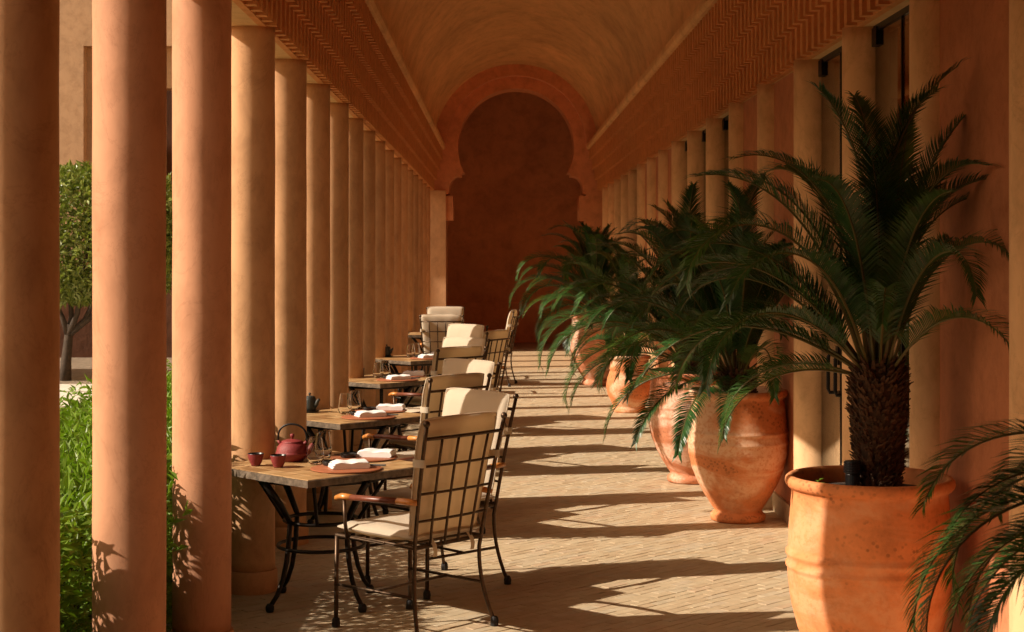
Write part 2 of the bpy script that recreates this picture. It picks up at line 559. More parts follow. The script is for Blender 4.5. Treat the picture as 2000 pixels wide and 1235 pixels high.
# ---------------------------------------------------------------- building shell
# barrel vault
def arc_pts(r, n, a0=0.0, a1=PI):
    return [(VCX + r * math.cos(a0 + (a1 - a0) * k / n), VCZ + r * math.sin(a0 + (a1 - a0) * k / n)) for k in range(n + 1)]
vmb = MB()
ys = [YB + (YE + 0.3 - YB) * k / 60 for k in range(61)]
inner = arc_pts(VR, 56)
rv = random.Random(1)
for y in ys:
    for (x, z) in inner:
        d = 0.012 * noise.noise(Vector((x * 1.5, y * 0.8, z * 1.5)))
        dx, dz = x - VCX, z - VCZ
        vmb.v.append((x + dx / VR * d, y, z + dz / VR * d))
nn = len(inner)
for i in range(60):
    for k in range(nn - 1):
        vmb.f.append((i * nn + k, i * nn + k + 1, (i + 1) * nn + k + 1, (i + 1) * nn + k)); vmb.mi.append(0)
vault = thing('vault', 'tan plaster barrel vault ceiling over the gallery', 'ceiling', (0, 0, 0))
vmb.build('plaster_shell', M['vault'], vault, smooth=True)
MB().box(-3.0, 5.2, 26.0, 33.4, 5.251, 5.45).build('roof_slab', M['garden_wall'], vault)
MB().box(-1.36, 5.2, YB, 26.0, 5.25, 5.45).build('roof_slab', M['garden_wall'], vault)

def frieze(side, name, label):
    t = thing(name, label, 'frieze')
    if side < 0:
        back, f0, sgn, outer = -1.165, -1.08, 1, -1.36
    else:
        back, f0, sgn, outer = 1.785, 1.70, -1, 1.98
    lo, hi = sorted((back, outer))
    MB().box(lo, hi, YB, YE, ZS, 5.25).build('beam', M['soffit'] , t)
    # cornice band above the ribs
    fr = f0 + sgn * (3 * STEP + 0.045)
    prof = [(back, ZC), (fr - sgn * 0.02, ZC), (fr - sgn * 0.006, ZC + 0.02), (fr, ZC + 0.03), (fr, ZC + 0.085), (fr - sgn * 0.012, ZC + 0.10), (back, ZC + 0.10)]
    mb = MB(); n = len(prof)
    mb.add([(x, YB, z) for x, z in prof] + [(x, YE, z) for x, z in prof],
           [(k, (k + 1) % n, n + (k + 1) % n, n + k) for k in range(n)] + [tuple(range(n)), tuple(range(n, 2 * n))[::-1]])
    mb.build('cornice', M['vault'], t)
    # stepped rib
    th = 0.062
    prof = [(back - sgn * 0.001, ZS + 0.003)]
    for i in range(4):
        x = f0 + sgn * STEP * i
        prof += [(x, ZS + 0.003 + ROWH * i), (x, ZS + ROWH * (i + 1) + (0.003 if i < 3 else -0.002))]
    prof += [(back - sgn * 0.001, ZC - 0.002)]
    pr = []
    for k, p in enumerate(prof):
        pr.append(p)
    n = len(pr)
    mb = MB()
    mb.add([(x, -th / 2, z) for x, z in pr] + [(x, th / 2, z) for x, z in pr],
           [(k, (k + 1) % n, n + (k + 1) % n, n + k) for k in range(n)] + [tuple(range(n)), tuple(range(n, 2 * n))[::-1]])
    me = mb.mesh('rib', M['rib'])
    bm = bmesh.new(); bm.from_mesh(me); bmesh.ops.recalc_face_normals(bm, faces=bm.faces)
    bmesh.ops.triangulate(bm, faces=[f for f in bm.faces if len(f.verts) > 4]); bm.to_mesh(me); bm.free()
    p = PITCH / 8
    k = 0
    y = Y1 + p / 2 - PITCH
    while y < YE - 0.06:
        link('rib', me, t, (0, y, 0)); y += p
    # plain backing shelf behind the ribs for each row, receding with the rows
    for i in range(0, 4):
        x = f0 + sgn * (STEP * i - (0.075 if i else 0.05))
        a, b = sorted((back - sgn * 0.0005 * i, x))
        MB().box(a, b, YB, YE, ZS + ROWH * i + (0.001 if i else -0.0005), ZC - 0.001 * (i + 1)).build('backing', M['rib'], t)
    return t
frieze(-1, 'colonnade_frieze', 'stepped plaster frieze above the free-standing columns on the garden side')
frieze(1, 'wall_frieze', 'stepped plaster frieze above the glass doors and wall panels')

# free-standing columns
def column_mesh(seed, mat):
    mb = MB()
    def wob(a, z):
        return 0.020 * noise.noise(Vector((math.cos(a) * 0.8 + seed * 7, math.sin(a) * 0.8, z * 1.9))) + 0.008 * noise.noise(Vector((math.cos(a) * 2, math.sin(a) * 2 + seed * 3, z * 6)))
    prof = [(RC, 0.105 + (ZS + 0.01 - 0.105) * k / 60) for k in range(61)]
    mb.lathe(prof, 40, True, wob=wob)
    return mb.mesh('shaft', mat, True)
shafts = [column_mesh(k, M['column']) for k in range(4)]
pink = [column_mesh(k + 4, M['column_pink']) for k in range(3)]
base_me = MB().lathe([(RC + 0.011, -0.003), (RC + 0.012, 0.095), (RC + 0.006, 0.108), (RC - 0.01, 0.109)], 40).mesh('base', M['column'], True)
sharp_by_angle(base_me, 40)
collab = ['plaster column cut off by the left edge of the photo, nearest of the garden row']
for k in range(0, 18):
    y = Y1 + PITCH * k
    if k < 0: pass
    elif k == 0: lab = collab[0]
    elif k == 17: lab = 'farthest plaster column of the garden row, next to the arch wall'
    else: lab = '%s plaster column of the garden row counted from the nearest' % ORD[k]
    t = thing('column', lab, 'column', (XL, y, 0), (k * 2.3) % 6.28, 'garden row columns')
    link('shaft', pink[k] if 0 < k < 3 else shafts[k % 4], t); link('base', base_me, t)

# right-hand wall: engaged columns, panels and glass doors
half_sh = []
def engaged_mesh(seed):
    mb = MB()
    def wob(a, z): return 0.010 * noise.noise(Vector((math.cos(a) * 0.8 + seed * 5, math.sin(a), z * 2.0)))
    mb.lathe([(RC, 0.13 + (ZS + 0.01 - 0.13) * k / 30) for k in range(31)], 32, True, wob=wob)
    return mb.mesh('shaft', M['column_pale'], True)
eng = [engaged_mesh(k) for k in range(3)]
me = MB().box(-0.128, 0.1, -0.128, 0.128, -0.002, 0.13).mesh('plinth', M['stone']); bevel(me, 0.006)
plinth_me = me
for k in range(1, 18):
    y = Y1 + PITCH * k + 0.03
    if k < 1: lab = 'plaster column of the glazed wall, %s out of view to the right' % ('just' if k == 0 else 'far' if k == -1 else 'farthest')
    elif k == 1: lab = 'plaster column of the glazed wall cut by the right edge of the photo'
    else: lab = '%s plaster column of the glazed wall counted from the right edge' % ORD[k - 1]
    t = thing('engaged_column', lab, 'column', (XR, y, 0), 0, 'glazed wall columns')
    link('shaft', eng[k % 3], t); link('plinth', plinth_me, t)

# P panel, G glass; bay k lies between column k and k+1
BAYS = {-4: 'P', -3: 'P', -2: 'P', -1: 'P', 0: 'P', 1: 'P', 2: 'G', 3: 'G', 4: 'P', 5: 'P', 6: 'G', 7: 'G', 8: 'G', 9: 'P', 10: 'P', 11: 'P', 12: 'G', 13: 'G', 14: 'G', 15: 'P', 16: 'P'}
gwall = thing('gallery_wall', 'pinkish plaster wall panels between the engaged columns', 'wall')
def glass_door(y0, y1, lab):
    t = thing('glass_door', lab, 'door', (1.85, (y0 + y1) / 2, 0), 0, 'glass doors in the wall')
    w = (y1 - y0) / 2
    for s in (-1, 1):
        a, b = sorted((s * 0.006, s * (w - 0.01)))
        leaf = MB().box(-0.006, 0.006, a, b, 0.015, ZS - 0.03).build('pane', M['pane'], t)
        yh = s * 0.09
        hd = MB().tube([(-0.008, yh, 1.12), (-0.05, yh, 1.12), (-0.058, yh, 1.10), (-0.058, yh, 0.93), (-0.05, yh, 0.91), (-0.008, yh, 0.91)], 0.010, 8)
        hd.box(-0.012, -0.006, yh - 0.03, yh + 0.03, 1.06, 1.16)
        hd.build('handle', M['black'], leaf, smooth=False)
        ye = s * (w - 0.14)
        MB().box(-0.024, 0.024, ye - 0.05, ye + 0.05, ZS - 0.10, ZS - 0.012).build('patch_fitting', M['black'], t)
    MB().box(-0.013, 0.013, -0.0055, 0.0055, 0.012, ZS - 0.03).build('edge_seal', M['black'], t)
    MB().box(-0.016, 0.016, -w, w, ZS - 0.029, ZS + 0.004).build('head_rail', M['black'], t)
    MB().box(-0.05, 0.05, -w, w, -0.003, 0.012).build('sill', M['stone'], t)
gi = 0
for k, kind in BAYS.items():
    y0, y1 = Y1 + PITCH * k + 0.03, Y1 + PITCH * (k + 1) + 0.03
    if kind == 'P':
        MB().box(1.80, 1.98, y0, y1, 0.0, ZS + 0.004).build('panel', M['panel'], gwall)
        me = MB().box(1.785, 1.803, y0 + 0.11, y1 - 0.11, -0.002, 0.12).mesh('skirting', M['stone']); bevel(me, 0.003)
        link('skirting', me, gwall)
    else:
        glass_door(y0 + 0.02, y1 - 0.02, '%s tall frameless glass double door counted from the right edge' % ORD[gi]); gi += 1

# dim room behind the glass
room = thing('inner_room', 'dim room seen through the glass doors', 'room')
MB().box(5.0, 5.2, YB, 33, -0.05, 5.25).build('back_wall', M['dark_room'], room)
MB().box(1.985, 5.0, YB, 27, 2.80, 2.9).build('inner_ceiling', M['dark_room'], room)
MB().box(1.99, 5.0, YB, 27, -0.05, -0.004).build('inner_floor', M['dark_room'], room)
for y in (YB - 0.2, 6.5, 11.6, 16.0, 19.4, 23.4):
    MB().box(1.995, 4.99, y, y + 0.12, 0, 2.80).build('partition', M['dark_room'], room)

# far end: horseshoe arch wall and the niche behind
def arch_outline(inset=0.0):
    pts = []
    z0 = 3.07
    ha = math.asin((VCZ - z0) / 1.0)
    left = []
    left.append((-1.205, 0.0)); left.append((-1.205, 2.26)); left.append((-1.085, 2.26)); left.append((-1.085, 2.68)); left.append((-1.205, 2.68))
    left.append((-1.205, 2.71)); left.append((-1.15, 2.72)); left.append((-1.15, 2.80))
    for k in range(1, 9):
        a = PI / 2 * k / 8
        left.append((-0.985 - 0.165 * math.cos(a), 2.80 + 0.22 * math.sin(a)))
    left.append((-0.94, 3.02)); left.append((-0.94, 3.07))
    n = 44
    circ = []
    a0 = PI + ha; a1 = -ha
    for k in range(n + 1):
        a = a0 + (a1 - a0) * k / n
        circ.append((math.cos(a), VCZ + math.sin(a)))
    right = [(-x, z) for x, z in left[::-1]]
    return [(VCX + x, z) for x, z in left + circ + right]
def curve_wall(name, loops, y0, y1, mat, parent):
    cu = bpy.data.curves.new(name, 'CURVE'); cu.dimensions = '2D'; cu.fill_mode = 'BOTH'; cu.extrude = (y1 - y0) / 2
    for lp in loops:
        sp = cu.splines.new('POLY'); sp.points.add(len(lp) - 1); sp.use_cyclic_u = True
        for p, (x, z) in zip(sp.points, lp): p.co = (x, z, 0, 1)
    tmp = bpy.data.objects.new('tmp', cu); COL.objects.link(tmp)
    bpy.context.view_layer.update()
    dg = bpy.context.evaluated_depsgraph_get()
    me = bpy.data.meshes.new_from_object(tmp.evaluated_get(dg))
    bpy.data.objects.remove(tmp)
    me.transform(Matrix.Translation((0, (y0 + y1) / 2, 0)) @ Matrix.Rotation(R(90), 4, 'X'))
    me.materials.clear(); me.materials.append(mat)
    me.name = name
    return link(name, me, parent)
arch = thing('arch_wall', 'red plaster end wall with a horseshoe arch opening', 'wall')
outl = arch_outline()
loop = [(-2.6, 0.0)] + outl + [(3.4, 0.0), (3.4, 5.25), (-2.6, 5.25)]
curve_wall('wall_face', [loop], YE + 0.10, YE + 0.7, M['redwall'], arch)
ring = [(VCX + 1.75 * math.cos(PI * k / 40), VCZ + 1.75 * math.sin(PI * k / 40)) for k in range(41)] + \
       [(VCX - 1.2 * math.cos(PI * k / 40), VCZ + 1.2 * math.sin(PI * k / 40)) for k in range(41)]
curve_wall('archivolt', [ring], YE - 0.12, YE + 0.099, M['redwall'], arch)
MB().box(-1.37, -0.889, YE + 0.02, YE + 0.3, 0.0, ZS + 0.002).build('pier', M['column'], arch)  # column plaster chosen so this face reads as sunlit
niche = thing('niche_room', 'dark red recess behind the horseshoe arch', 'niche')
MB().box(-2.6, 3.4, 30.3, 30.7, -0.05, 5.25).build('back_wall', M['niche'], niche)
MB().box(-2.6, 3.4, 30.24, 30.3, -0.05, 0.76).build('dado', M['niche'], niche)
MB().box(-2.9, -2.6, YE + 0.1, 33, -0.05, 5.25).build('side_wall', M['niche'], niche)
MB().box(3.4, 3.7, YE + 0.1, 33, -0.05, 5.25).build('side_wall', M['niche'], niche)
MB().box(-2.6, 3.4, YE + 0.7, 30.3, -0.05, -0.003).build('paving', M['stone'], niche)
# gallery end behind the viewer
tag(MB().box(-1.36, -1.09, YB, 3.05, -0.05, ZS - 0.001).build('corner_wall', M['wall']), 'solid plaster wall beside the viewer, out of view at the left', 'wall')
tag(MB().box(-1.36, 1.98, YB - 0.3, YB, -0.05, 5.25).build('back_end_wall', M['wall']), 'plaster wall closing the gallery behind the viewer', 'wall')

# ---------------------------------------------------------------- garden: wall, hedge, trees
gw = thing('garden_building', 'sunlit tan garden building with a tall recess behind the round tree', 'building')
YW = 26.0
MB().box(-16, -6.785, YW, YW + 0.6, 0.0, 8).build('wall', M['garden_wall'], gw)
MB().box(-6.785, -2.7, YW, YW + 0.6, 5.09, 8).build('wall', M['garden_wall'], gw)
MB().box(-6.785, -5.55, YW + 0.22, YW + 0.6, 0.0, 5.09).build('recess_wall', M['garden_wall'], gw)
MB().box(-5.55, -2.7, YW + 0.22, YW + 0.6, 4.42, 5.09).build('lintel', M['garden_wall'], gw)
MB().box(-7.5, -2.7, YW + 2.0, YW + 2.2, 0.0, 5.09).build('inner_wall', M['garden_dark'], gw)
MB().box(-16, -2.7, YW - 0.25, YW - 0.002, 0.0, 1.08).build('foot_shade_block', M['garden_dark'], gw)  # added dark block standing in for the shaded foot of the wall

tag(MB().box(-16.5, -16.0, -20, 26.5, 0.0, 2.6).build('sky_block_wall', M['garden_wall']), 'added unseen wall beyond the garden, holding back low sky light', 'wall')  # unseen wall added to block low sky light from the left

def leaf_geo(L, W, fold=0.25):
    return [(0, 0, 0), (L * 0.45, -W / 2, fold * W), (L, 0, 0.12 * L * -1), (L * 0.45, W / 2, fold * W)], [(0, 1, 2), (0, 2, 3)]

def scatter_leaves(pts, L, W, rnd, mat, name, parent, up=0.35):
    V, F = [], []
    for (p, nrm) in pts:
        d = Vector((rnd.gauss(0, 1), rnd.gauss(0, 1), rnd.gauss(0, 1) + up)) * 0.55 + Vector(nrm) * rnd.uniform(0.4, 1.0)
        d.normalize()
        q = d.to_track_quat('X', 'Z') 
        roll = rnd.uniform(-1.1, 1.1)
        m = q.to_matrix() @ Matrix.Rotation(roll, 3, 'X')
        s = rnd.uniform(0.65, 1.25)
        vs_, fs = leaf_geo(L * s, W * s)
        o = len(V)
        V += [tuple(m @ Vector(v) + Vector(p)) for v in vs_]
        F += [tuple(i + o for i in f) for f in fs]
    me = bpy.data.meshes.new(name); me.from_pydata(V, [], F); me.materials.append(mat)
    return link(name, me, parent)

def build_hedge():
    rnd = random.Random(11)
    t = thing('hedge', 'clipped leafy green hedge growing behind the garden row columns', 'hedge')
    x0, x1, y0, y1, h = -2.78, -1.43, 3.2, 24.0, 0.79
    def top(x, y):
        e = min(x - x0, x1 - x)
        return h - 0.11 * (x1 - x) / (x1 - x0) + 0.045 * noise.noise(Vector((x * 2.2, y * 2.2, 0))) + 0.03 * noise.noise(Vector((x * 6, y * 6, 3))) - max(0, 0.16 - e) ** 2 * 2.5
    pts = []
    y = y0
    dens_n = 0
    for seg, (ya, yb, dn) in enumerate(((3.2, 5.0, 900), (5.0, 11.0, 2000), (11.0, 24.0, 560))):
        n = int((yb - ya) * (x1 - x0) * dn)
        for _ in range(n):
            x, y = rnd.uniform(x0, x1), rnd.uniform(ya, yb)
            pts.append(((x, y, top(x, y) - rnd.uniform(0, 0.09)), (rnd.gauss(0, 0.25), rnd.gauss(0, 0.25), 0.8)))
        n = int((yb - ya) * h * dn * 0.9)
        for _ in range(n):
            y, z = rnd.uniform(ya, yb), rnd.uniform(0.02, h)
            pts.append(((x1 - rnd.uniform(-0.02, 0.09), y, z), (0.8, rnd.gauss(0, 0.3), 0.3)))
        for _ in range(n // 4):
            y, z = rnd.uniform(ya, yb), rnd.uniform(0.02, h)
            pts.append(((x0 + rnd.uniform(-0.02, 0.09), y, z), (-0.8, rnd.gauss(0, 0.3), 0.3)))
    # sprigs that stand up above the clipped top and lean between the columns
    for _ in range(520):
        x, y = rnd.uniform(x0, x1 + 0.03), rnd.uniform(4.6, 15.5)
        b = Vector((x, y, top(x, y) - 0.03)); d = Vector((rnd.gauss(0, 0.35), rnd.gauss(0, 0.35), 1)).normalized()
        L = rnd.uniform(0.05, 0.13)
        for k in range(7):
            pts.append((tuple(b + d * L * k / 6), tuple(d * 0.6 + Vector((rnd.gauss(0, 0.6), rnd.gauss(0, 0.6), 0.2)))))
    for (bx, by, bz, dx, dy, dz, L) in ((-1.42, 6.30, 0.50, 0.8, 0.35, 0.55, 0.22), (-1.40, 6.28, 0.58, 0.55, 0.2, 0.75, 0.22), (-1.42, 6.34, 0.42, 0.8, 0.1, 0.3, 0.16),
                                        (-1.41, 6.22, 0.62, 0.35, 0.1, 0.8, 0.18), (-1.40, 7.40, 0.70, 0.3, 0.1, 0.8, 0.20)):
        d = Vector((dx, dy, dz)).normalized()
        for k in range(11):
            pts.append((tuple(Vector((bx, by, bz)) + d * L * k / 10), tuple(d * 0.7 + Vector((rnd.gauss(0, 0.5), rnd.gauss(0, 0.5), 0.2)))))
    lo = scatter_leaves(pts, 0.064, 0.022, rnd, M['hedge'], 'leaves', t)
    lo['kind'] = 'stuff'
    MB().box(x0 + 0.12, x1 - 0.22, y0 + 0.05, y1 - 0.05, -0.05, h - 0.24).build('light_block_core', M['hedge_core'], t)  # solid dark box put inside the leaves to block light
build_hedge()

def build_tree(name, label, cx, cy, seed, crown, trunk_off):
    rnd = random.Random(seed)
    t = thing(name, label, 'tree', (cx, cy, 0), 0, 'clipped garden trees')
    tr = MB()
    ax, az0, az1 = trunk_off, 0.0, 1.0
    tr.tube([(ax, 0, -0.05), (ax + 0.01, 0, 0.25), (ax + 0.03, 0.02, 0.5), (ax + 0.06, 0.0, 0.75)], [0.085, 0.07, 0.06, 0.055], 10)
    for d in ((-0.02, 0.1, 0.9), (0.5, 0.05, 0.75), (0.28, -0.2, 1.0), (-0.3, -0.1, 0.8), (0.9, 0.1, 1.0)):
        p0 = Vector((ax + 0.04, 0.0, 0.6))
        tr.tube([p0, p0 + Vector(d) * 0.35 + Vector((0.04, 0, -0.06)), p0 + Vector(d) * 0.8, p0 + Vector(d) * 1.3], [0.045, 0.034, 0.024, 0.012], 8)
    tr.build('trunk', M['bark'], t, smooth=True)
    rx, ry, rz, cz = crown
    pts = []
    for _ in range(15000):
        v = Vector((rnd.gauss(0, 1), rnd.gauss(0, 1), rnd.gauss(0, 1))).normalized()
        # squarish clipped outline
        q = (abs(v.x) ** 3 + abs(v.y) ** 3 + abs(v.z) ** 3) ** (-1 / 3)
        k = q * (1 - 0.32 * rnd.random() ** 1.6) * (1 + 0.07 * noise.noise(v * 3 + Vector((seed, 0, 0))))
        p = Vector((v.x * k * rx, v.y * k * ry, cz + v.z * k * rz))
        if noise.noise(p * 4.5 + Vector((seed * 2, 0, 0))) < -0.5: continue
        pts.append((tuple(p), tuple(v * 0.5)))
    o = scatter_leaves(pts, 0.105, 0.046, rnd, M['treeleaf'], 'crown', t, 0.0)
    o['kind'] = 'stuff'
    return t
build_tree('clipped_tree', 'round clipped tree with glossy leaves seen between the two leftmost columns', -5.25, 21.0, 4, (1.12, 1.0, 0.88, 1.93), -0.47)
build_tree('clipped_tree', 'second clipped garden tree standing out of view at the left', -9.3, 21.4, 9, (1.2, 1.0, 0.9, 2.0), 0.1)

# ---------------------------------------------------------------- soft shapes
def soft_box(sx, sy, sz, nx=14, ny=14, puff=0.6, seed=0, wob=0.007):
    """pillow lying in XY, thickness along Z, centred at origin"""
    V, F = [], []
    def th(u, v):
        a = max(0.0, 1 - abs(u) ** 6); b = max(0.0, 1 - abs(v) ** 6)
        e = (a * b) ** 0.35
        return sz / 2 * (0.12 + 0.88 * e * (1 - puff * 0.25 * (u * u + v * v)))
    idx = {}
    for side in (1, -1):
        for i in range(nx + 1):
            for j in range(ny + 1):
                u, v = -1 + 2 * i / nx, -1 + 2 * j / ny
                u = math.copysign(abs(u) ** 0.8, u); v = math.copysign(abs(v) ** 0.8, v)
                # rounded outline
                cu = u * (1 - 0.035 * abs(v) ** 6); cv = v * (1 - 0.035 * abs(u) ** 6)
                n = wob * noise.noise(Vector((u * 2.2 + seed, v * 2.2, side * 2 + seed * 0.7)))
                idx[(side, i, j)] = len(V)
                V.append((cu * sx / 2, cv * sy / 2, side * th(u, v) + n))
    for i in range(nx):
        for j in range(ny):
            F.append((idx[(1, i, j)], idx[(1, i + 1, j)], idx[(1, i + 1, j + 1)], idx[(1, i, j + 1)]))
            F.append((idx[(-1, i, j)], idx[(-1, i, j + 1)], idx[(-1, i + 1, j + 1)], idx[(-1, i + 1, j)]))
    per = [(i, 0) for i in range(nx)] + [(nx, j) for j in range(ny)] + [(i, ny) for i in range(nx, 0, -1)] + [(0, j) for j in range(ny, 0, -1)]
    m = len(per)
    for k in range(m):
        a, b = per[k], per[(k + 1) % m]
        F.append((idx[(1, *a)], idx[(-1, *a)], idx[(-1, *b)], idx[(1, *b)]))
    rim = [tuple((Vector(V[idx[(1, *a)]]) + Vector(V[idx[(-1, *a)]])) / 2) for a in per]
    return V, F, rim

def bez(p0, p1, p2, n=8):
    p0, p1, p2 = Vector(p0), Vector(p1), Vector(p2)
    return [p0 * (1 - t) ** 2 + p1 * 2 * t * (1 - t) + p2 * t * t for t in [k / n for k in range(n + 1)]]

# ---------------------------------------------------------------- chairs
def back_y(z):      # centre line of the back grid in local y at height z
    t = max(0.0, (z - 0.40) / 0.53)
    return -0.225 - 0.085 * t - 0.02 * t * t
def back_x(z):
    t = max(0.0, (z - 0.40) / 0.53)
    return 0.213 + 0.036 * t

def make_chair():
    t = thing('armchair', 'chair', 'chair')
    rb = 0.0075
    for s in (-1, 1):
        pts = bez((s * 0.245, -0.275, 0.02), (s * 0.205, -0.20, 0.22), (s * 0.205, -0.225, 0.40), 8)[:-1] + \
              [(s * back_x(z), back_y(z), z) for z in [0.40 + 0.53 * k / 8 for k in range(9)]]
        mb = MB().tube(pts, 0.0092, 8)
        e = pts[-1]
        mb.ball((e[0], e[1], e[2] + 0.010), 0.0155)
        mb.build('back_post', M['bronze'], t, smooth=True)
        MB().tube([(s * 0.235, 0.24, 0.02), (s * 0.235, 0.237, 0.2), (s * 0.233, 0.235, 0.405)], 0.010, 8).build('front_leg', M['bronze'], t, smooth=True)
        for (fx, fy) in ((0.245, -0.277), (0.235, 0.24)):
            ft = MB().lathe([(0.018, 0.0), (0.019, 0.022), (0.016, 0.036), (0.010, 0.042)], 10, True, s * fx, fy)
            ft.build('foot', M['rubber'], t, smooth=False)
        MB().tube([(s * 0.236, 0.165, 0.40), (s * 0.250, 0.165, 0.47), (s * 0.246, 0.175, 0.575)], 0.0085, 8).build('arm_support', M['bronze'], t, smooth=True)
        # armrest: leather wrapped middle with wooden ends
        by = back_y(0.60)
        P = [(s * 0.232, by - 0.0, 0.600), (s * 0.250, by + 0.10, 0.600), (s * 0.258, by + 0.26, 0.594), (s * 0.252, 0.12, 0.588), (s * 0.246, 0.19, 0.586), (s * 0.240, 0.225, 0.576)]
        arm = MB().tube(P[1:4], [0.0185, 0.019, 0.0185], 12, 0.72).build('armrest', M['leather'], t, smooth=True)
        MB().tube([P[3], P[4], P[5], (P[5][0] - s * 0.002, 0.238, 0.565)], [0.0195, 0.020, 0.018, 0.008], 12, 0.74).build('wooden_end', M['wood'], arm, smooth=True)
        MB().tube([P[0], (s * 0.243, by + 0.05, 0.601), P[1]], [0.017, 0.019, 0.0193], 12, 0.74).build('wooden_end', M['wood'], arm, smooth=True)
        MB().tube([(s * 0.235, 0.238, 0.19), (s * 0.225, -0.215, 0.19)], 0.007, 8).build('stretcher', M['bronze'], t, smooth=True)
    MB().tube([(-0.228, 0.0, 0.19), (0.228, 0.0, 0.19)], 0.007, 8).build('stretcher', M['bronze'], t, smooth=True)
    fr = MB().tube([(-0.233, 0.235, 0.408), (0.233, 0.235, 0.408), (0.207, -0.225, 0.400), (-0.207, -0.225, 0.400)], 0.010, 8, closed=True)
    fr.build('seat_frame', M['bronze'], t)
    for k in range(4):
        y = 0.15 - 0.1 * k
        MB().tube([(-0.225, y, 0.404), (0.225, y, 0.404)], 0.006, 6).build('seat_bar', M['bronze'], t, smooth=True)
    for z in (0.875, 0.755, 0.635, 0.515):
        x = back_x(z)
        MB().tube([(-x, back_y(z), z), (-x * 0.4, back_y(z) - 0.012, z), (x * 0.4, back_y(z) - 0.012, z), (x, back_y(z), z)], rb * (1.05 if z > 0.85 else 0.8), 8).build('back_rail', M['bronze'], t, smooth=True)
    for k in range(4):
        u = -0.6 + 0.4 * k
        zs = [0.402 + 0.473 * i / 7 for i in range(8)]
        MB().tube([(u * back_x(z), back_y(z) - 0.013 * (1 - abs(u)) - 0.004, z) for z in zs], rb * 0.8, 8).build('back_bar', M['bronze'], t, smooth=True)
    # cushions
    V, F, rim = soft_box(0.455, 0.47, 0.060, 14, 14, 0.7, 3)
    mb = MB().add(V, F); c = mb.build('seat_cushion', M['cushion'], t, smooth=True)
    c.location = (0, 0.015, 0.443)
    MB().tube(rim, 0.0045, 6, closed=True).build('piping', M['cushion'], c, smooth=True)
    V, F, rim = soft_box(0.445, 0.535, 0.052, 14, 16, 0.25, 8)
    def bend(p):
        x, y, w = p
        z = 0.69 + y
        k = back_x(z) * 2 / 0.445
        return (x * k * 1.0, back_y(z) + 0.043 + w , z)
    mb = MB().add([bend(p) for p in V], [f[::-1] for f in F])
    c = mb.build('back_cushion', M['cushion'], t, smooth=True)
    MB().tube([bend(p) for p in rim], 0.0045, 6, closed=True).build('piping', M['cushion'], c, smooth=True)
    for s in (-1, 1):
        z = 0.77
        x = s * back_x(z)
        lp = [(x + s * 0.016 * math.cos(a), back_y(z) + 0.018 + 0.036 * math.sin(a), z) for a in [2 * PI * k / 12 for k in range(12)]]
        tie = MB()
        n = 12
        vs_ = [(p[0], p[1], p[2] + dz) for dz in (-0.017, 0.017) for p in lp]
        tie.add(vs_, [(k, (k + 1) % n, n + (k + 1) % n, n + k) for k in range(n)])
        tie.build('tie', M['cushion'], c, smooth=True)
        x = s * 0.12
        tl = MB(); y0 = back_y(0.41) - 0.016
        zz = [0.43, 0.405, 0.38, 0.352]
        yy = [0.012, -0.006, -0.010, -0.002]
        vs_ = [(x + dx + 0.004 * k, y0 + yy[k], zz[k]) for k in range(4) for dx in (-0.013, 0.013)]
        tl.add(vs_, [(2 * k, 2 * k + 1, 2 * k + 3, 2 * k + 2) for k in range(3)])
        tl.build('tie', M['cushion'], c, smooth=True)
    return t

chair0 = make_chair()
CH = [  # x, y, facing, label
    (-0.384, 7.08, (-0.754, 0.656), 'iron armchair seen from behind at the nearest table, front of the row'),
    (-0.32, 7.97, (-0.74, -0.67), 'iron armchair facing us at the nearest table, its cream back sunlit'),
    (-0.46, 9.43, (-0.74, 0.67), 'iron armchair seen from behind at the second table with two tall post knobs'),
    (-0.40, 10.36, (-0.72, -0.69), 'iron armchair with sunlit cushion on the far side of the second table'),
    (-0.50, 12.27, (-0.70, 0.71), 'iron armchair seen from behind at the third table'),
    (-0.48, 13.2, (-0.68, -0.73), 'iron armchair with sunlit cushion on the far side of the third table'),
    (-0.27, 14.85, (-0.88, 0.47), 'iron armchair seen from behind at the fourth table, turned nearly sideways'),
    (-0.51, 15.8, (-0.66, -0.75), 'iron armchair with sunlit cushion on the far side of the fourth table'),
    (-0.655, 19.02, (0.02, 1.0), 'iron armchair seen squarely from behind at the farthest table'),
    (-0.70, 21.3, (0.03, -1.0), 'iron armchair at the far side of the farthest table, top of cushion showing'),
    (-0.08, 20.3, (-0.98, 0.18), 'iron armchair seen edge-on from the side at the right of the farthest table'),
]
for k, (x, y, f, lab) in enumerate(CH):
    o = chair0 if k == 0 else copy_tree(chair0)
    o.location = (x, y, 0.001)
    o.rotation_euler = (0, 0, math.atan2(-f[0], f[1]))
    o['label'] = lab
    o['group'] = 'cushioned iron armchairs'

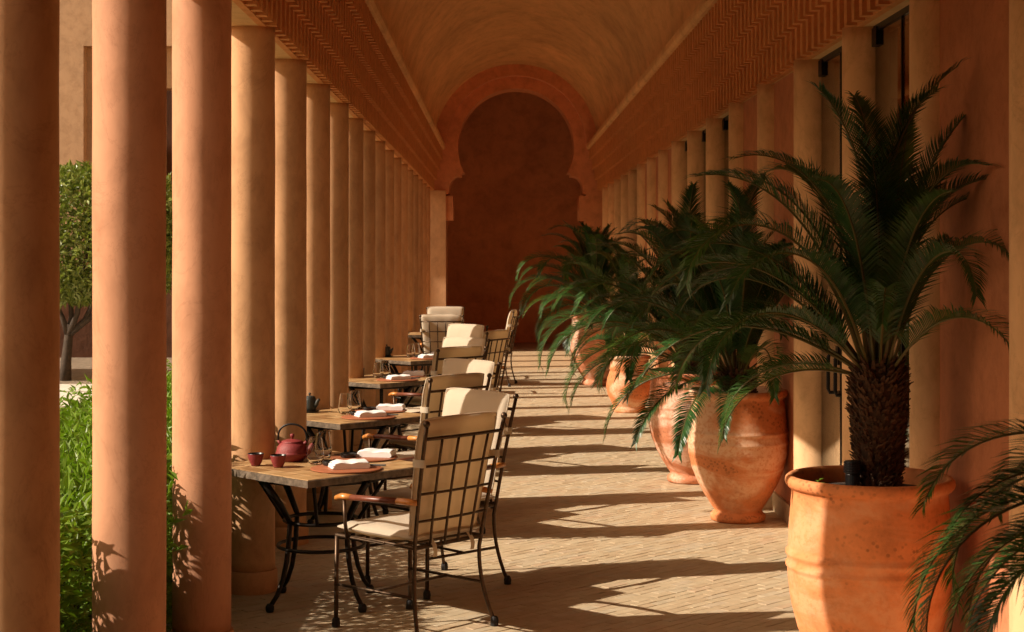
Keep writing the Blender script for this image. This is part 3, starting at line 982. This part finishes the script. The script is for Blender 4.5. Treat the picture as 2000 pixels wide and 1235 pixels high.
# ---------------------------------------------------------------- tables
ZT = 0.655
def make_table():
    t = thing('cafe_table', 'table', 'table')
    S = 0.385
    rnd = random.Random(2)
    # weathered slab, slightly uneven edge
    me = MB().box(-S, S, -S, S, ZT - 0.034, ZT - 0.003).mesh('top_slab', M['table_edge'])
    bm = bmesh.new(); bm.from_mesh(me)
    bmesh.ops.subdivide_edges(bm, edges=[e for e in bm.edges if abs(e.verts[0].co.z - e.verts[1].co.z) < 1e-4], cuts=14, use_grid_fill=True)
    for v in bm.verts:
        if abs(abs(v.co.x) - S) < 1e-4 or abs(abs(v.co.y) - S) < 1e-4:
            d = 0.004 * noise.noise(v.co * 9) - (0.006 if noise.noise(v.co * 14 + Vector((5, 0, 0))) > 0.45 else 0)
            v.co.x += math.copysign(d, v.co.x); v.co.y += math.copysign(d, v.co.y)
    bm.to_mesh(me); bm.free()
    link('top_slab', me, t)
    n = 8
    w = 2 * (S - 0.008) / n
    tm = []
    for k in range(4):
        m = MB().box(-w / 2 + 0.0012, w / 2 - 0.0012, -w / 2 + 0.0012, w / 2 - 0.0012, -0.004, 0.0).mesh('tile', M['tabletile'])
        bevel(m, 0.0012, 1); tm.append(m)
    for i in range(n):
        for j in range(n):
            o = link('tile', tm[(i * 3 + j) % 4], t, (-S + 0.008 + w * (i + 0.5), -S + 0.008 + w * (j + 0.5), ZT + rnd.uniform(-0.0004, 0.0004)))
            o.rotation_euler = (rnd.uniform(-0.003, 0.003), rnd.uniform(-0.003, 0.003), 0)
    b45 = R(45)
    def P(r, a, z): return (r * math.cos(a), r * math.sin(a), z)
    def hoop(r, z, rad): return MB().tube([P(r, 2 * PI * k / 40, z) for k in range(40)], rad, 8, closed=True)
    hoop(0.315, ZT - 0.050, 0.010).build('top_hoop', M['iron'], t, smooth=True)
    hoop(0.175, 0.395, 0.009).build('waist_hoop', M['iron'], t, smooth=True)
    hoop(0.205, 0.275, 0.009).build('lower_hoop', M['iron'], t, smooth=True)
    MB().box(-0.30, 0.30, -0.02, 0.02, ZT - 0.046, ZT - 0.0345).build('crossbar', M['iron'], t)
    MB().box(-0.02, 0.02, -0.30, 0.30, ZT - 0.0465, ZT - 0.0350).build('crossbar', M['iron'], t)
    for k in range(4):
        a = 2 * PI * k / 4      # feet stand under the middles of the sides (top is set at 45 degrees)
        pts = [P(0.335, a, ZT - 0.048), P(0.25, a, 0.50), P(0.188, a, 0.405)]
        MB().tube(pts, [0.017, 0.016, 0.013], 8).build('strut', M['iron'], t, smooth=True)
        leg = [P(0.186, a, 0.41), P(0.195, a, 0.30), P(0.206, a, 0.22), P(0.228, a, 0.14), P(0.262, a, 0.07), P(0.30, a, 0.026)]
        MB().tube(leg, [0.012, 0.0125, 0.012, 0.0115, 0.011, 0.011], 8).build('leg', M['iron'], t, smooth=True)
        f = MB().lathe([(0.016, 0.0), (0.020, 0.012), (0.020, 0.026), (0.013, 0.038)], 10, True, *P(0.303, a, 0)[:2])
        f.build('foot', M['rubber'], t, smooth=True)
        a2 = a + PI / 4
        MB().tube([P(0.31, a2, ZT - 0.052), P(0.178, a2, 0.398)], 0.009, 8).build('strut', M['iron'], t, smooth=True)
    return t
table0 = make_table()
TB = [(-0.84, 7.56, 45), (-0.93, 9.92, 45), (-0.94, 12.85, 48), (-0.82, 15.5, 45), (-0.76, 20.35, 0)]
for k, (x, y, a) in enumerate(TB):
    o = table0 if k == 0 else copy_tree(table0)
    o.location = (x, y, 0.001); o.rotation_euler = (0, 0, R(a))
    o['label'] = ['square tiled table on black iron legs nearest to us, with red teapot', 'second square tiled table, carrying the grey teapot on a saucer beside a column',
                  'third square tiled table, carrying two black cups', 'fourth square tiled table, carrying a grey teapot far down the row',
                  'farthest square tiled table, bare and half hidden behind armchair'][k]
    o['group'] = 'square tiled tables'

# ---------------------------------------------------------------- tableware
def glass_mesh():
    out = [(0.001, 0.0), (0.024, 0.0), (0.034, 0.006), (0.0425, 0.026), (0.0435, 0.042), (0.040, 0.070), (0.0345, 0.100), (0.0315, 0.126), (0.0312, 0.128)]
    inn = [(0.0303, 0.128), (0.0302, 0.126), (0.0332, 0.100), (0.0387, 0.070), (0.0420, 0.042), (0.0405, 0.028), (0.030, 0.011), (0.001, 0.008)]
    return MB().lathe(out + inn, 36, False).mesh('tumbler', M['glass'], True)
GL = glass_mesh()
def place_glass(x, y, z, lab):
    tag(link('tumbler', GL, None, (x, y, z)), lab, 'glass', 'clear tumblers')

PL = MB().lathe([(0.001, 0.0), (0.158, 0.0), (0.165, 0.003), (0.165, 0.007), (0.160, 0.0085), (0.001, 0.0085)], 64, False).mesh('charger_plate', M['plate'], True)
sharp_by_angle(PL, 40)
def place_plate(x, y, z, lab):
    tag(link('charger_plate', PL, None, (x, y, z)), lab, 'plate', 'round brown charger plates')

def napkin_mesh(seed):
    rnd = random.Random(seed)
    mb = MB()
    # folded cloth: a flattened roll profile in XZ swept along Y
    lx, h = 0.084, 0.0165
    prof = []
    nseg = 10
    for k in range(nseg + 1):
        a = -PI / 2 + PI * k / nseg
        prof.append((lx * 0.93 + 0.010 * math.cos(a), h + h * math.sin(a)))
    prof += [(lx * (0.6 - 1.2 * k / 6), 2 * h + 0.003 * math.sin(k * 1.3 + seed)) for k in range(7)]
    prof += [(-lx * 0.86, 2 * h - 0.002), (-lx * 0.98, 1.6 * h), (-lx * 0.80, 1.42 * h), (-lx * 1.02, 1.25 * h), (-lx * 1.04, 0.95 * h), (-lx * 0.82, 0.86 * h), (-lx * 1.06, 0.6 * h), (-lx * 1.05, 0.12 * h), (-lx * 0.95, 0.0)]
    n = len(prof); ny = 12; w = 0.10
    V = []
    for j in range(ny + 1):
        v = -1 + 2 * j / ny
        e = 1 - 0.18 * abs(v) ** 8
        for (x, z) in prof:
            dz = 0.004 * noise.noise(Vector((x * 22, v * 1.8 + seed, z * 20)))
            dy = 0.004 * noise.noise(Vector((x * 30, seed, z * 60 + (1 if v > 0 else 5))))
            V.append((x + 0.003 * noise.noise(Vector((v * 2, z * 50, seed))), v * w / 2 + (dy if abs(v) > 0.9 else 0), max(0.0003, z * e + dz * (1 if z > 0.004 else 0))))
    F = []
    for j in range(ny):
        for k in range(n):
            k2 = (k + 1) % n
            F.append((j * n + k, j * n + k2, (j + 1) * n + k2, (j + 1) * n + k))
    F.append(tuple(range(n))); F.append(tuple(range(ny * n, (ny + 1) * n))[::-1])
    mb.add(V, F)
    me = mb.mesh('napkin', M['napkin'], True)
    bm = bmesh.new(); bm.from_mesh(me); bmesh.ops.recalc_face_normals(bm, faces=bm.faces); bm.to_mesh(me); bm.free()
    sharp_by_angle(me, 50)
    return me
NK = [napkin_mesh(k) for k in range(3)]
def place_napkin(x, y, z, rz, k, lab):
    tag(link('napkin', NK[k % 3], None, (x, y, z), rz), lab, 'napkin', 'folded white napkins')

DS = MB().lathe([(0.001, 0.0), (0.034, 0.0), (0.038, 0.004), (0.040, 0.018), (0.0395, 0.0195), (0.0365, 0.0195), (0.035, 0.008), (0.001, 0.007)], 32, False).mesh('sauce_dish', M['ceramic'], True)
sharp_by_angle(DS, 40)
def place_dish(x, y, z, lab):
    tag(link('sauce_dish', DS, None, (x, y, z)), lab, 'dish', 'small black sauce dishes')

def place_sticks(x, y, z, rz, lab):
    t = thing('chopsticks', lab, 'chopsticks', (x, y, z), rz, 'black chopsticks')
    for s in (-1, 1):
        MB().tube([(-0.105, s * 0.005, 0.0035), (0.105, s * 0.0075, 0.0045)], [0.0022, 0.0037], 6).build('stick', M['ceramic'], t)
    return t

def cup(x, y, z, red, lab, grp):
    t = thing('tea_cup', lab, 'cup', (x, y, z), 0, grp)
    s = 0.95
    body = [(0.001, 0.0), (0.021, 0.0), (0.022, 0.004), (0.030, 0.020), (0.036, 0.040), (0.0385, 0.056)]
    inn = [(0.0385, 0.056), (0.0375, 0.0585), (0.0355, 0.057), (0.033, 0.042), (0.027, 0.022), (0.018, 0.008), (0.001, 0.006)]
    if not red:
        body = [(0.001, 0.0), (0.030, 0.0), (0.032, 0.004), (0.036, 0.070)]; inn = [(0.036, 0.070), (0.0345, 0.071), (0.033, 0.069), (0.029, 0.01), (0.001, 0.008)]
    MB().lathe(body, 32, False).build('body', M['redpot'] if red else M['castiron'], t, smooth=True)
    MB().lathe(inn, 32, False).build('lining', M['ceramic'], t, smooth=True)

def red_teapot(x, y, z, rz):
    t = thing('teapot', 'squat red cast iron teapot with tall black handle on the nearest table', 'teapot', (x, y, z), rz)
    b = MB().lathe([(0.001, 0.0), (0.050, 0.0), (0.056, 0.004), (0.073, 0.022), (0.080, 0.036), (0.0805, 0.041), (0.0785, 0.042), (0.078, 0.046), (0.073, 0.066), (0.062, 0.082), (0.052, 0.089), (0.050, 0.092), (0.001, 0.092)], 48, False)
    b.build('body', M['redpot'], t, smooth=True)
    lid = MB().lathe([(0.052, 0.0905), (0.053, 0.094), (0.047, 0.098), (0.030, 0.103), (0.010, 0.106), (0.001, 0.106)], 40, False).build('lid', M['redpot'], t, smooth=True)
    MB().lathe([(0.005, 0.105), (0.005, 0.111), (0.010, 0.116), (0.0115, 0.123), (0.009, 0.130), (0.001, 0.132)], 16, False).build('knob', M['redpot'], lid, smooth=True)
    MB().tube([(0.064, 0, 0.040), (0.082, 0, 0.052), (0.094, 0, 0.072), (0.104, 0, 0.083)], [0.021, 0.017, 0.0125, 0.0105], 14).build('spout', M['redpot'], t, smooth=True)
    hp = [(0.070, 0, 0.080)] + [(0.072 * math.cos(a) * (1.0 if abs(math.cos(a)) < 0.9 else 1.0), 0, 0.112 + 0.066 * math.sin(a) ** 0.8) for a in [PI * k / 16 for k in range(17)]] + [(-0.070, 0, 0.080)]
    MB().tube(hp, 0.0048, 8, 1.0).build('handle', M['black'], t, smooth=True)
    for s in (-1, 1):
        MB().tube([(s * 0.056, 0, 0.080), (s * 0.068, 0, 0.090), (s * 0.0725, 0, 0.098)], [0.009, 0.008, 0.005], 8).build('lug', M['redpot'], t, smooth=True)

def grey_teapot(x, y, z, rz, lab):
    t = thing('teapot', lab, 'teapot', (x, y, z), rz)
    MB().lathe([(0.001, 0.008), (0.036, 0.008), (0.041, 0.014), (0.042, 0.03), (0.040, 0.080), (0.038, 0.088), (0.030, 0.092), (0.001, 0.092)], 36, False).build('body', M['castiron'], t, smooth=True)
    lid = MB().lathe([(0.036, 0.0905), (0.037, 0.095), (0.022, 0.101), (0.008, 0.104), (0.001, 0.104)], 32, False).build('lid', M['castiron'], t, smooth=True)
    MB().lathe([(0.004, 0.103), (0.004, 0.107), (0.0085, 0.112), (0.0085, 0.119), (0.001, 0.123)], 14, False).build('knob', M['castiron'], lid, smooth=True)
    MB().tube([(0.036, 0, 0.040), (0.050, 0, 0.052), (0.062, 0, 0.075), (0.072, 0, 0.082)], [0.018, 0.014, 0.010, 0.009], 12).build('spout', M['castiron'], t, smooth=True)
    MB().tube([(0.0, 0.038, 0.075), (0.0, 0.062, 0.072), (0.0, 0.068, 0.05), (0.0, 0.040, 0.03)], 0.006, 8).build('handle', M['castiron'], t, smooth=True)

def saucer(x, y, z, lab):
    me = MB().lathe([(0.001, 0.0), (0.040, 0.0), (0.058, 0.006), (0.064, 0.010), (0.062, 0.0115), (0.040, 0.0065), (0.001, 0.006)], 40, False).mesh('saucer', M['ceramic'], True)
    tag(link('saucer', me, None, (x, y, z)), lab, 'saucer')

z = ZT + 0.0012
tn = ['nearest', 'second', 'third', 'fourth']
for k in range(4):
    tx, ty, _ = TB[k]
    q = tn[k]
    zz = z + 0.001
    place_plate(tx + 0.135, ty - 0.175, zz, 'round brown plate at the near seat of the %s table' % q)
    place_plate(tx + 0.185, ty + 0.225, zz, 'round brown plate at the far seat of the %s table' % q)
    zp = zz + 0.009
    place_napkin(tx + 0.150, ty - 0.190, zp, R(18 + 5 * k), k, 'folded white napkin on the near plate of the %s table' % q)
    place_napkin(tx + 0.245, ty + 0.235, zp, R(-12 + 6 * k), k + 1, 'folded white napkin on the far plate of the %s table' % q)
    place_dish(tx + 0.055, ty - 0.095, zp, 'small black dish beside the near napkin of the %s table' % q)
    place_dish(tx + 0.11, ty + 0.195, zp, 'small black dish beside the far napkin of the %s table' % q)
    place_sticks(tx + 0.215, ty - 0.105, zp, R(-18), 'black chopsticks beside the near napkin of the %s table' % q)
    place_sticks(tx + 0.135, ty + 0.30, zp, R(8), 'black chopsticks beside the far napkin of the %s table' % q)
    place_glass(tx - 0.030, ty + 0.015 + (0.03 if k else 0), zz, 'clear glass tumbler nearer to us on the %s table' % q)
    place_glass(tx - 0.020 + (0.03 if k else 0), ty + 0.26, zz, 'clear glass tumbler farther from us on the %s table' % q)
tx, ty, _ = TB[0]
cup(tx - 0.305, ty - 0.045, z + 0.001, True, 'small red cup with black lining, left one on the nearest table', 'red tea cups')
cup(tx - 0.190, ty - 0.105, z + 0.001, True, 'small red cup with black lining in front of the red teapot', 'red tea cups')
red_teapot(tx - 0.155, ty + 0.13, z + 0.001, R(-12))
tx, ty, _ = TB[1]
saucer(tx - 0.265, ty + 0.17, z + 0.001, 'dark saucer under the grey teapot of the second table')
grey_teapot(tx - 0.265, ty + 0.17, z + 0.002, R(-25), 'grey cast iron teapot with side spout on the second table')
tx, ty, _ = TB[2]
cup(tx - 0.27, ty + 0.10, z + 0.001, False, 'plain black cup against the column on the third table, left one', 'black tea cups')
cup(tx - 0.19, ty + 0.19, z + 0.001, False, 'plain black cup on the third table, right of its twin', 'black tea cups')
tx, ty, _ = TB[3]
saucer(tx - 0.27, ty + 0.10, z + 0.001, 'dark saucer under the grey teapot of the fourth table')
grey_teapot(tx - 0.27, ty + 0.10, z + 0.002, R(-30), 'small grey teapot on the fourth table far down the row')

# ---------------------------------------------------------------- jars and cycads
def jar_mesh(kind, mat):
    if kind == 'tub':      # wide mouthed jar nearest to us
        H, prof = 0.80, [(0.185, 0.0), (0.205, 0.01), (0.207, 0.045), (0.196, 0.06), (0.235, 0.12), (0.272, 0.21), (0.295, 0.30), (0.308, 0.39), (0.311, 0.435), (0.310, 0.443), (0.3185, 0.451), (0.3185, 0.461), (0.311, 0.469),
                         (0.3105, 0.490), (0.3185, 0.498), (0.3180, 0.508), (0.309, 0.517), (0.306, 0.60), (0.299, 0.68), (0.295, 0.735), (0.298, 0.752)]
        rim = [(0.309, 0.755), (0.318, 0.765), (0.321, 0.778), (0.318, 0.792), (0.308, 0.801), (0.296, 0.801), (0.286, 0.794), (0.282, 0.78), (0.280, 0.72), (0.282, 0.60)]
    elif kind == 'amphora':
        H, prof = 0.82, [(0.150, 0.0), (0.166, 0.006), (0.172, 0.022), (0.171, 0.040), (0.154, 0.056), (0.145, 0.066), (0.168, 0.10), (0.207, 0.16), (0.250, 0.24), (0.286, 0.33), (0.306, 0.42), (0.310, 0.48),
                         (0.315, 0.490), (0.315, 0.498), (0.310, 0.508), (0.308, 0.545), (0.313, 0.553), (0.313, 0.561), (0.307, 0.570), (0.301, 0.63), (0.293, 0.70), (0.286, 0.755), (0.287, 0.77)]
        rim = [(0.302, 0.775), (0.309, 0.785), (0.310, 0.797), (0.305, 0.811), (0.296, 0.818), (0.286, 0.817), (0.277, 0.808), (0.274, 0.79), (0.272, 0.72), (0.275, 0.62)]
    else:                  # squat round jar
        H, prof = 0.60, [(0.165, 0.0), (0.176, 0.008), (0.175, 0.045), (0.165, 0.058), (0.190, 0.11), (0.222, 0.18), (0.240, 0.25), (0.241, 0.29), (0.228, 0.36), (0.204, 0.425), (0.198, 0.44), (0.206, 0.45), (0.206, 0.47), (0.204, 0.52), (0.208, 0.555)]
        rim = [(0.226, 0.56), (0.233, 0.575), (0.230, 0.592), (0.219, 0.60), (0.207, 0.597), (0.199, 0.585), (0.195, 0.52)]
    def wob(a, z): return 0.006 * noise.noise(Vector((math.cos(a), math.sin(a), z * 3))) + 0.0022 * math.sin(z * 230)
    # refine for the throwing marks
    fine = []
    full = prof + rim
    for k in range(len(full) - 1):
        fine.append(full[k])
    fine.append(full[-1])
    def wob2(a, z): return 0.007 * noise.noise(Vector((math.cos(a) * 1.2, math.sin(a) * 1.2, z * 4 + 3)))
    f2 = []
    for k in range(len(fine) - 1):
        (r_a, z_a), (r_b, z_b) = fine[k], fine[k + 1]
        n_ = max(1, int(abs(z_b - z_a) / 0.012))
        for j in range(n_):
            u = j / n_
            z_ = z_a + (z_b - z_a) * u
            f2.append((r_a + (r_b - r_a) * u + 0.0011 * noise.noise(Vector((0.3, 1.7, z_ * 55))), z_))
    f2.append(fine[-1])
    fine = f2
    return MB().lathe(fine, 56, True, wob=wob2).mesh('jar', mat, True), (rim[-2][0] - 0.002, H - 0.058)

def frond_mesh(e0, bendk, L, seed, pw, npair=104):
    rnd = random.Random(seed)
    steps = 26
    pts, p, tang = [], Vector((0, 0, 0)), []
    yaw = 0.0
    tw = rnd.uniform(-0.35, 0.35)
    for k in range(steps + 1):
        s = k / steps
        e = e0 - bendk * (s ** pw)
        yaw = tw * s * s
        d = Vector((math.cos(e) * math.cos(yaw), math.cos(e) * math.sin(yaw), math.sin(e)))
        pts.append(p.copy()); tang.append(d)
        p = p + d * (L / steps)
    mb = MB()
    mb.mi_cur = 1
    mb.tube(pts, [0.0075 * (1 - 0.82 * k / steps) + 0.0008 for k in range(steps + 1)], 5, cap=False)
    mb.mi_cur = 0
    roll = rnd.uniform(-0.25, 0.25)
    for i in range(npair):
        s = 0.14 + 0.86 * (i / (npair - 1)) ** 0.95
        f = min(steps - 1e-3, s * steps); k = int(f); u = f - k
        c = pts[k].lerp(pts[min(k + 1, steps)], u); t = tang[k].lerp(tang[min(k + 1, steps)], u).normalized()
        side0 = t.cross(Vector((0, 0, 1)))
        if side0.length < 0.05: side0 = Vector((0, -1, 0))
        side0.normalize(); up0 = side0.cross(t).normalized()
        side = side0 * math.cos(roll) + up0 * math.sin(roll); up = side.cross(t).normalized()
        prof = (math.sin(PI * min(1, 0.12 + 0.88 * s)) ** 0.55) if s < 0.97 else 0.4
        ll = L * 0.160 * max(0.30, prof) * rnd.uniform(0.9, 1.08)
        fwd = 0.80 + 0.9 * s ** 3
        for sg in (-1, 1):
            d = (side * sg + t * fwd + up * (0.60 + rnd.uniform(-0.20, 0.20))).normalized()
            wv = d.cross(up).normalized()
            if wv.length < 0.1: wv = t
            wv = (wv * 0.9 + up * 0.25 * rnd.uniform(-1, 1)).normalized()
            w = 0.0036
            b0 = c; m1 = c + d * ll * 0.5; tip = c + d * ll - up * ll * 0.10 + Vector((0, 0, -ll * 0.10))
            mb.add([b0 - wv * w * 0.7, b0 + wv * w * 0.7, m1 + wv * w, m1 - wv * w, tip], [(0, 1, 2, 3), (3, 2, 4)])
    return mb.mesh('frond', [M['frond'], M['rachis']])

FR = {}
for ci, (cls, e0, bk, L) in enumerate((('up', 86, 52, 1.14), ('high', 74, 88, 1.14), ('mid', 58, 125, 1.12), ('low', 36, 112, 1.08), ('drop', 14, 100, 1.0))):
    FR[cls] = [frond_mesh(R(e0 + 7 * (v - 1)), R(bk + 16 * (v - 1)), L * (1 + 0.07 * (v - 1)), ci * 10 + v, {'up': 2.6, 'high': 2.4, 'mid': 2.0, 'low': 1.6, 'drop': 1.4}[cls]) for v in range(4)]

def trunk_mesh(r0, r1, h, seed, n):
    rnd = random.Random(seed)
    mb = MB()
    mb.lathe([(r0 * 0.86, -0.06), (r0 * 0.9, 0.0), (r1 * 0.96, h * 0.55), (r1 * 0.92, h * 0.85), (r1 * 0.6, h), (0.001, h + 0.02)], 20, True)
    mb.mi_cur = 1
    ga = PI * (3 - 5 ** 0.5)
    for k in range(n):
        u = (k + 0.5) / n
        zz = h * u
        rr = (r0 + (r1 - r0) * min(1, u / 0.6)) * (1 if u < 0.85 else 1 - 1.6 * (u - 0.85)) * 0.93
        a = k * ga + rnd.uniform(-0.4, 0.4)
        zz += rnd.uniform(-0.012, 0.012)
        er = Vector((math.cos(a), math.sin(a), 0)); et = Vector((-math.sin(a), math.cos(a), 0)); ez = Vector((0, 0, 1))
        c = er * rr + ez * zz
        kf = 0.62 if n > 600 else 1.0
        l = rnd.uniform(0.020, 0.052) * (1 + 1.2 * max(0, u - 0.7)) * kf; w = rnd.uniform(0.008, 0.017) * kf; tk = rnd.uniform(0.006, 0.012) * kf
        d = (er * 0.75 + ez * rnd.uniform(0.35, 1.0) + et * rnd.uniform(-0.25, 0.25)).normalized()
        tip = c + d * l
        mb.add([c - et * w - ez * tk, c + et * w - ez * tk, c + et * w * 0.8 + ez * tk, c - et * w * 0.8 + ez * tk,
                tip - et * w * 0.45 - ez * tk * 0.3, tip + et * w * 0.45 - ez * tk * 0.3, tip + et * w * 0.35 + ez * tk * 0.4, tip - et * w * 0.35 + ez * tk * 0.4],
               [(0, 1, 5, 4), (1, 2, 6, 5), (2, 3, 7, 6), (3, 0, 4, 7), (4, 5, 6, 7)])
    return mb.mesh('trunk', [M['scales'], M['scale_tip']])

def cycad(x, y, z, label, trunk, fr, seed, scale=1.0):
    """fr: list of (class, azimuth degrees, scale)"""
    rnd = random.Random(seed)
    t = thing('cycad', label, 'plant', (x, y, z), 0, 'potted cycads')
    r0, r1, h, n = trunk
    link('trunk', trunk_mesh(r0, r1, h, seed, n), t)
    for (cls, az, s) in fr:
        a = R(az)
        rr = r1 * {'up': 0.25, 'high': 0.45, 'mid': 0.6, 'low': 0.7, 'drop': 0.75}[cls]
        hz = h - {'up': -0.01, 'high': 0.0, 'mid': 0.015, 'low': 0.03, 'drop': 0.05}[cls]
        o = link('frond', rnd.choice(FR[cls]), t, (rr * math.cos(a), rr * math.sin(a), hz))
        o.rotation_euler = (rnd.uniform(-0.06, 0.06), rnd.uniform(-0.06, 0.06), a)
        o.scale = (s * scale, s * scale * rnd.choice((-1, 1)), s * scale)
    return t

def auto_fronds(seed, n, wall=True):
    """ring of fronds; those towards the wall (+X) are steep, those towards the walk hang low"""
    rnd = random.Random(seed)
    out = []
    ga = 137.5
    for k in range(n):
        az = (k * ga + rnd.uniform(-12, 12)) % 360
        u = k / n
        cls = 'up' if u < 0.22 else 'high' if u < 0.52 else 'mid' if u < 0.74 else 'low' if u < 0.92 else 'drop'
        toward = math.cos(R(az))          # +1 is the wall
        if toward > 0.35:
            cls = {'mid': 'high', 'low': 'high', 'drop': 'up'}.get(cls, cls)
        s = rnd.uniform(0.86, 1.08) * (0.86 if toward > 0.35 else 1.0)
        out.append((cls, az, s))
    return out

JARS = [
    # x, y, kind, material index, jar label, plant trunk, plant label
    (1.66, 3.40, 'tub', 3, 'terracotta jar standing just out of view at the lower right corner', 'cycad whose fronds reach in at the lower right corner'),
    (1.435, 6.13, 'tub', 0, 'large wide-mouthed terracotta jar nearest to us, with rings around its belly', 'tall cycad with thick scaly trunk in the nearest jar'),
    (1.50, 9.91, 'amphora', 1, 'speckled terracotta jar with narrow foot, second from the right', 'cycad in the second jar, one frond hanging over the jar front'),
    (1.41, 11.6, 'amphora', 2, 'pale blotched terracotta jar with narrow foot behind the speckled one', 'cycad in the third jar spreading sunlit fronds across the walk'),
    (1.39, 16.8, 'squat', 1, 'squat round terracotta jar in the middle of the row', 'cycad in the squat round jar'),
    (1.26, 20.3, 'amphora', 2, 'farthest terracotta jar, pale and partly hidden behind hanging fronds', 'farthest cycad with fronds against the dark arch'),
]
jm = {}
for k, (x, y, kind, mi, jl, pl) in enumerate(JARS):
    key = (kind, mi)
    if key not in jm: jm[key] = jar_mesh(kind, TERRA[mi])
    me, (sr, sz) = jm[key]
    t = thing('terracotta_jar', jl, 'jar', (x, y, 0.0005), k * 1.7, 'terracotta jars')
    if k == 5:
        t.scale = (1.08, 1.08, 1.10); sz_k = 1.10
    else: sz_k = 1.0
    link('body', me, t)
    mb = MB(); n = 24
    rs = random.Random(k)
    mb.add([(0, 0, sz + 0.012)] + [(sr * 0.55 * math.cos(2 * PI * j / n), sr * 0.55 * math.sin(2 * PI * j / n), sz + rs.uniform(0.0, 0.016)) for j in range(n)] +
           [((sr + 0.003) * math.cos(2 * PI * j / n), (sr + 0.003) * math.sin(2 * PI * j / n), sz - 0.004 + rs.uniform(-0.004, 0.004)) for j in range(n)],
           [(0, 1 + j, 1 + (j + 1) % n) for j in range(n)] + [(1 + j, 1 + n + j, 1 + n + (j + 1) % n, 1 + (j + 1) % n) for j in range(n)])
    mb.build('soil', M['soil'], t)
    if k == 0:
        fr = [('up', 20, 0.8), ('up', 140, 0.7), ('up', 260, 0.75), ('high', 75, 0.7), ('high', 330, 0.8), ('mid', 270, 0.8), ('mid', 300, 0.8), ('high', 30, 0.7)]
        fr += [('low', 150, 0.76), ('drop', 140, 0.80), ('drop', 158, 0.74), ('low', 128, 0.72), ('drop', 122, 0.74), ('drop', 166, 0.78), ('drop', 176, 0.74), ('drop', 154, 0.82), ('low', 160, 0.66), ('drop', 146, 0.72), ('drop', 134, 0.78), ('drop', 186, 0.7)]
        cycad(x, y, sz, pl, (0.10, 0.11, 0.36, 260), fr, 31)
    elif k == 1:
        fr = [('up', 12, 1.05), ('up', 100, 0.95), ('up', 205, 1.0), ('up', 335, 1.08),
              ('high', 30, 0.80), ('high', 75, 0.95), ('high', 118, 1.0), ('high', 158, 1.0), ('high', 198, 0.98), ('high', 238, 0.95), ('high', 282, 0.95), ('high', 318, 0.85), ('high', 352, 0.78),
              ('mid', 92, 0.98), ('mid', 138, 1.0), ('mid', 168, 1.05), ('mid', 196, 1.0), ('mid', 222, 0.92), ('mid', 288, 0.88), ('mid', 306, 0.85), ('mid', 262, 0.75),
              ('low', 148, 1.0), ('low', 176, 1.02), ('low', 208, 0.92), ('low', 296, 0.80), ('low', 125, 0.95), ('drop', 186, 0.75), ('drop', 160, 0.72),
              ('high', 55, 0.9), ('high', 300, 0.9), ('up', 60, 1.0), ('up', 290, 0.95), ('mid', 152, 0.98), ('mid', 182, 1.02), ('high', 178, 1.02)]
        cycad(x + 0.035, y, sz - 0.005, pl, (0.078, 0.108, 0.50, 1250), fr, 32, 0.92)
    else:
        nfr = {2: 44, 3: 46, 4: 36, 5: 48}[k]
        fr = auto_fronds(40 + k, nfr)
        if k == 2: fr += [('drop', 215, 0.95), ('low', 205, 0.95), ('drop', 255, 0.8)]
        if k == 3: fr += [('low', 180, 1.1), ('low', 200, 1.1), ('low', 165, 1.05), ('drop', 190, 1.0), ('mid', 185, 1.1)]
        if k == 5: fr += [('low', 180, 1.1), ('low', 205, 1.1), ('mid', 170, 1.1), ('mid', 200, 1.1)]
        cycad(x, y, sz * sz_k, pl, (0.10, 0.115, 0.17 if k != 4 else 0.20, 130), fr, 40 + k)

# small lamp and weed in the nearest jar
t = thing('spot_lamp', 'black ribbed garden spot lamp on the soil of the nearest jar', 'lamp', (1.355, 6.06, 0.742))
MB().lathe([(0.024, -0.03), (0.026, 0.0), (0.028, 0.075), (0.026, 0.08)], 20).build('body', M['black'], t, smooth=False)
mb = MB()
prof = []
for k in range(5):
    prof += [(0.034, 0.081 + 0.009 * k), (0.034, 0.086 + 0.009 * k), (0.029, 0.0865 + 0.009 * k), (0.029, 0.0895 + 0.009 * k)]
mb.lathe(prof + [(0.001, 0.126)], 20).build('cooling_fins', M['black'], t)
rw = random.Random(8)
t = thing('weed', 'tiny green weed sprouting at the left rim of the nearest jar', 'plant', (1.215, 6.02, 0.742))
MB().tube([(0, 0, -0.02), (0.004, 0, 0.03), (0.0, 0.0, 0.058)], 0.0015, 5).build('stem', M['rachis'], t)
for k in range(9):
    vs_, fs = leaf_geo(0.026, 0.011)
    a = k * 2.4
    m = Matrix.Translation((0.002, 0, 0.02 + 0.0045 * k)) @ Matrix.Rotation(a, 4, 'Z') @ Matrix.Rotation(-0.4, 4, 'Y')
    MB().add([tuple(m @ Vector(v)) for v in vs_], fs).build('leaf', M['hedge'], t)
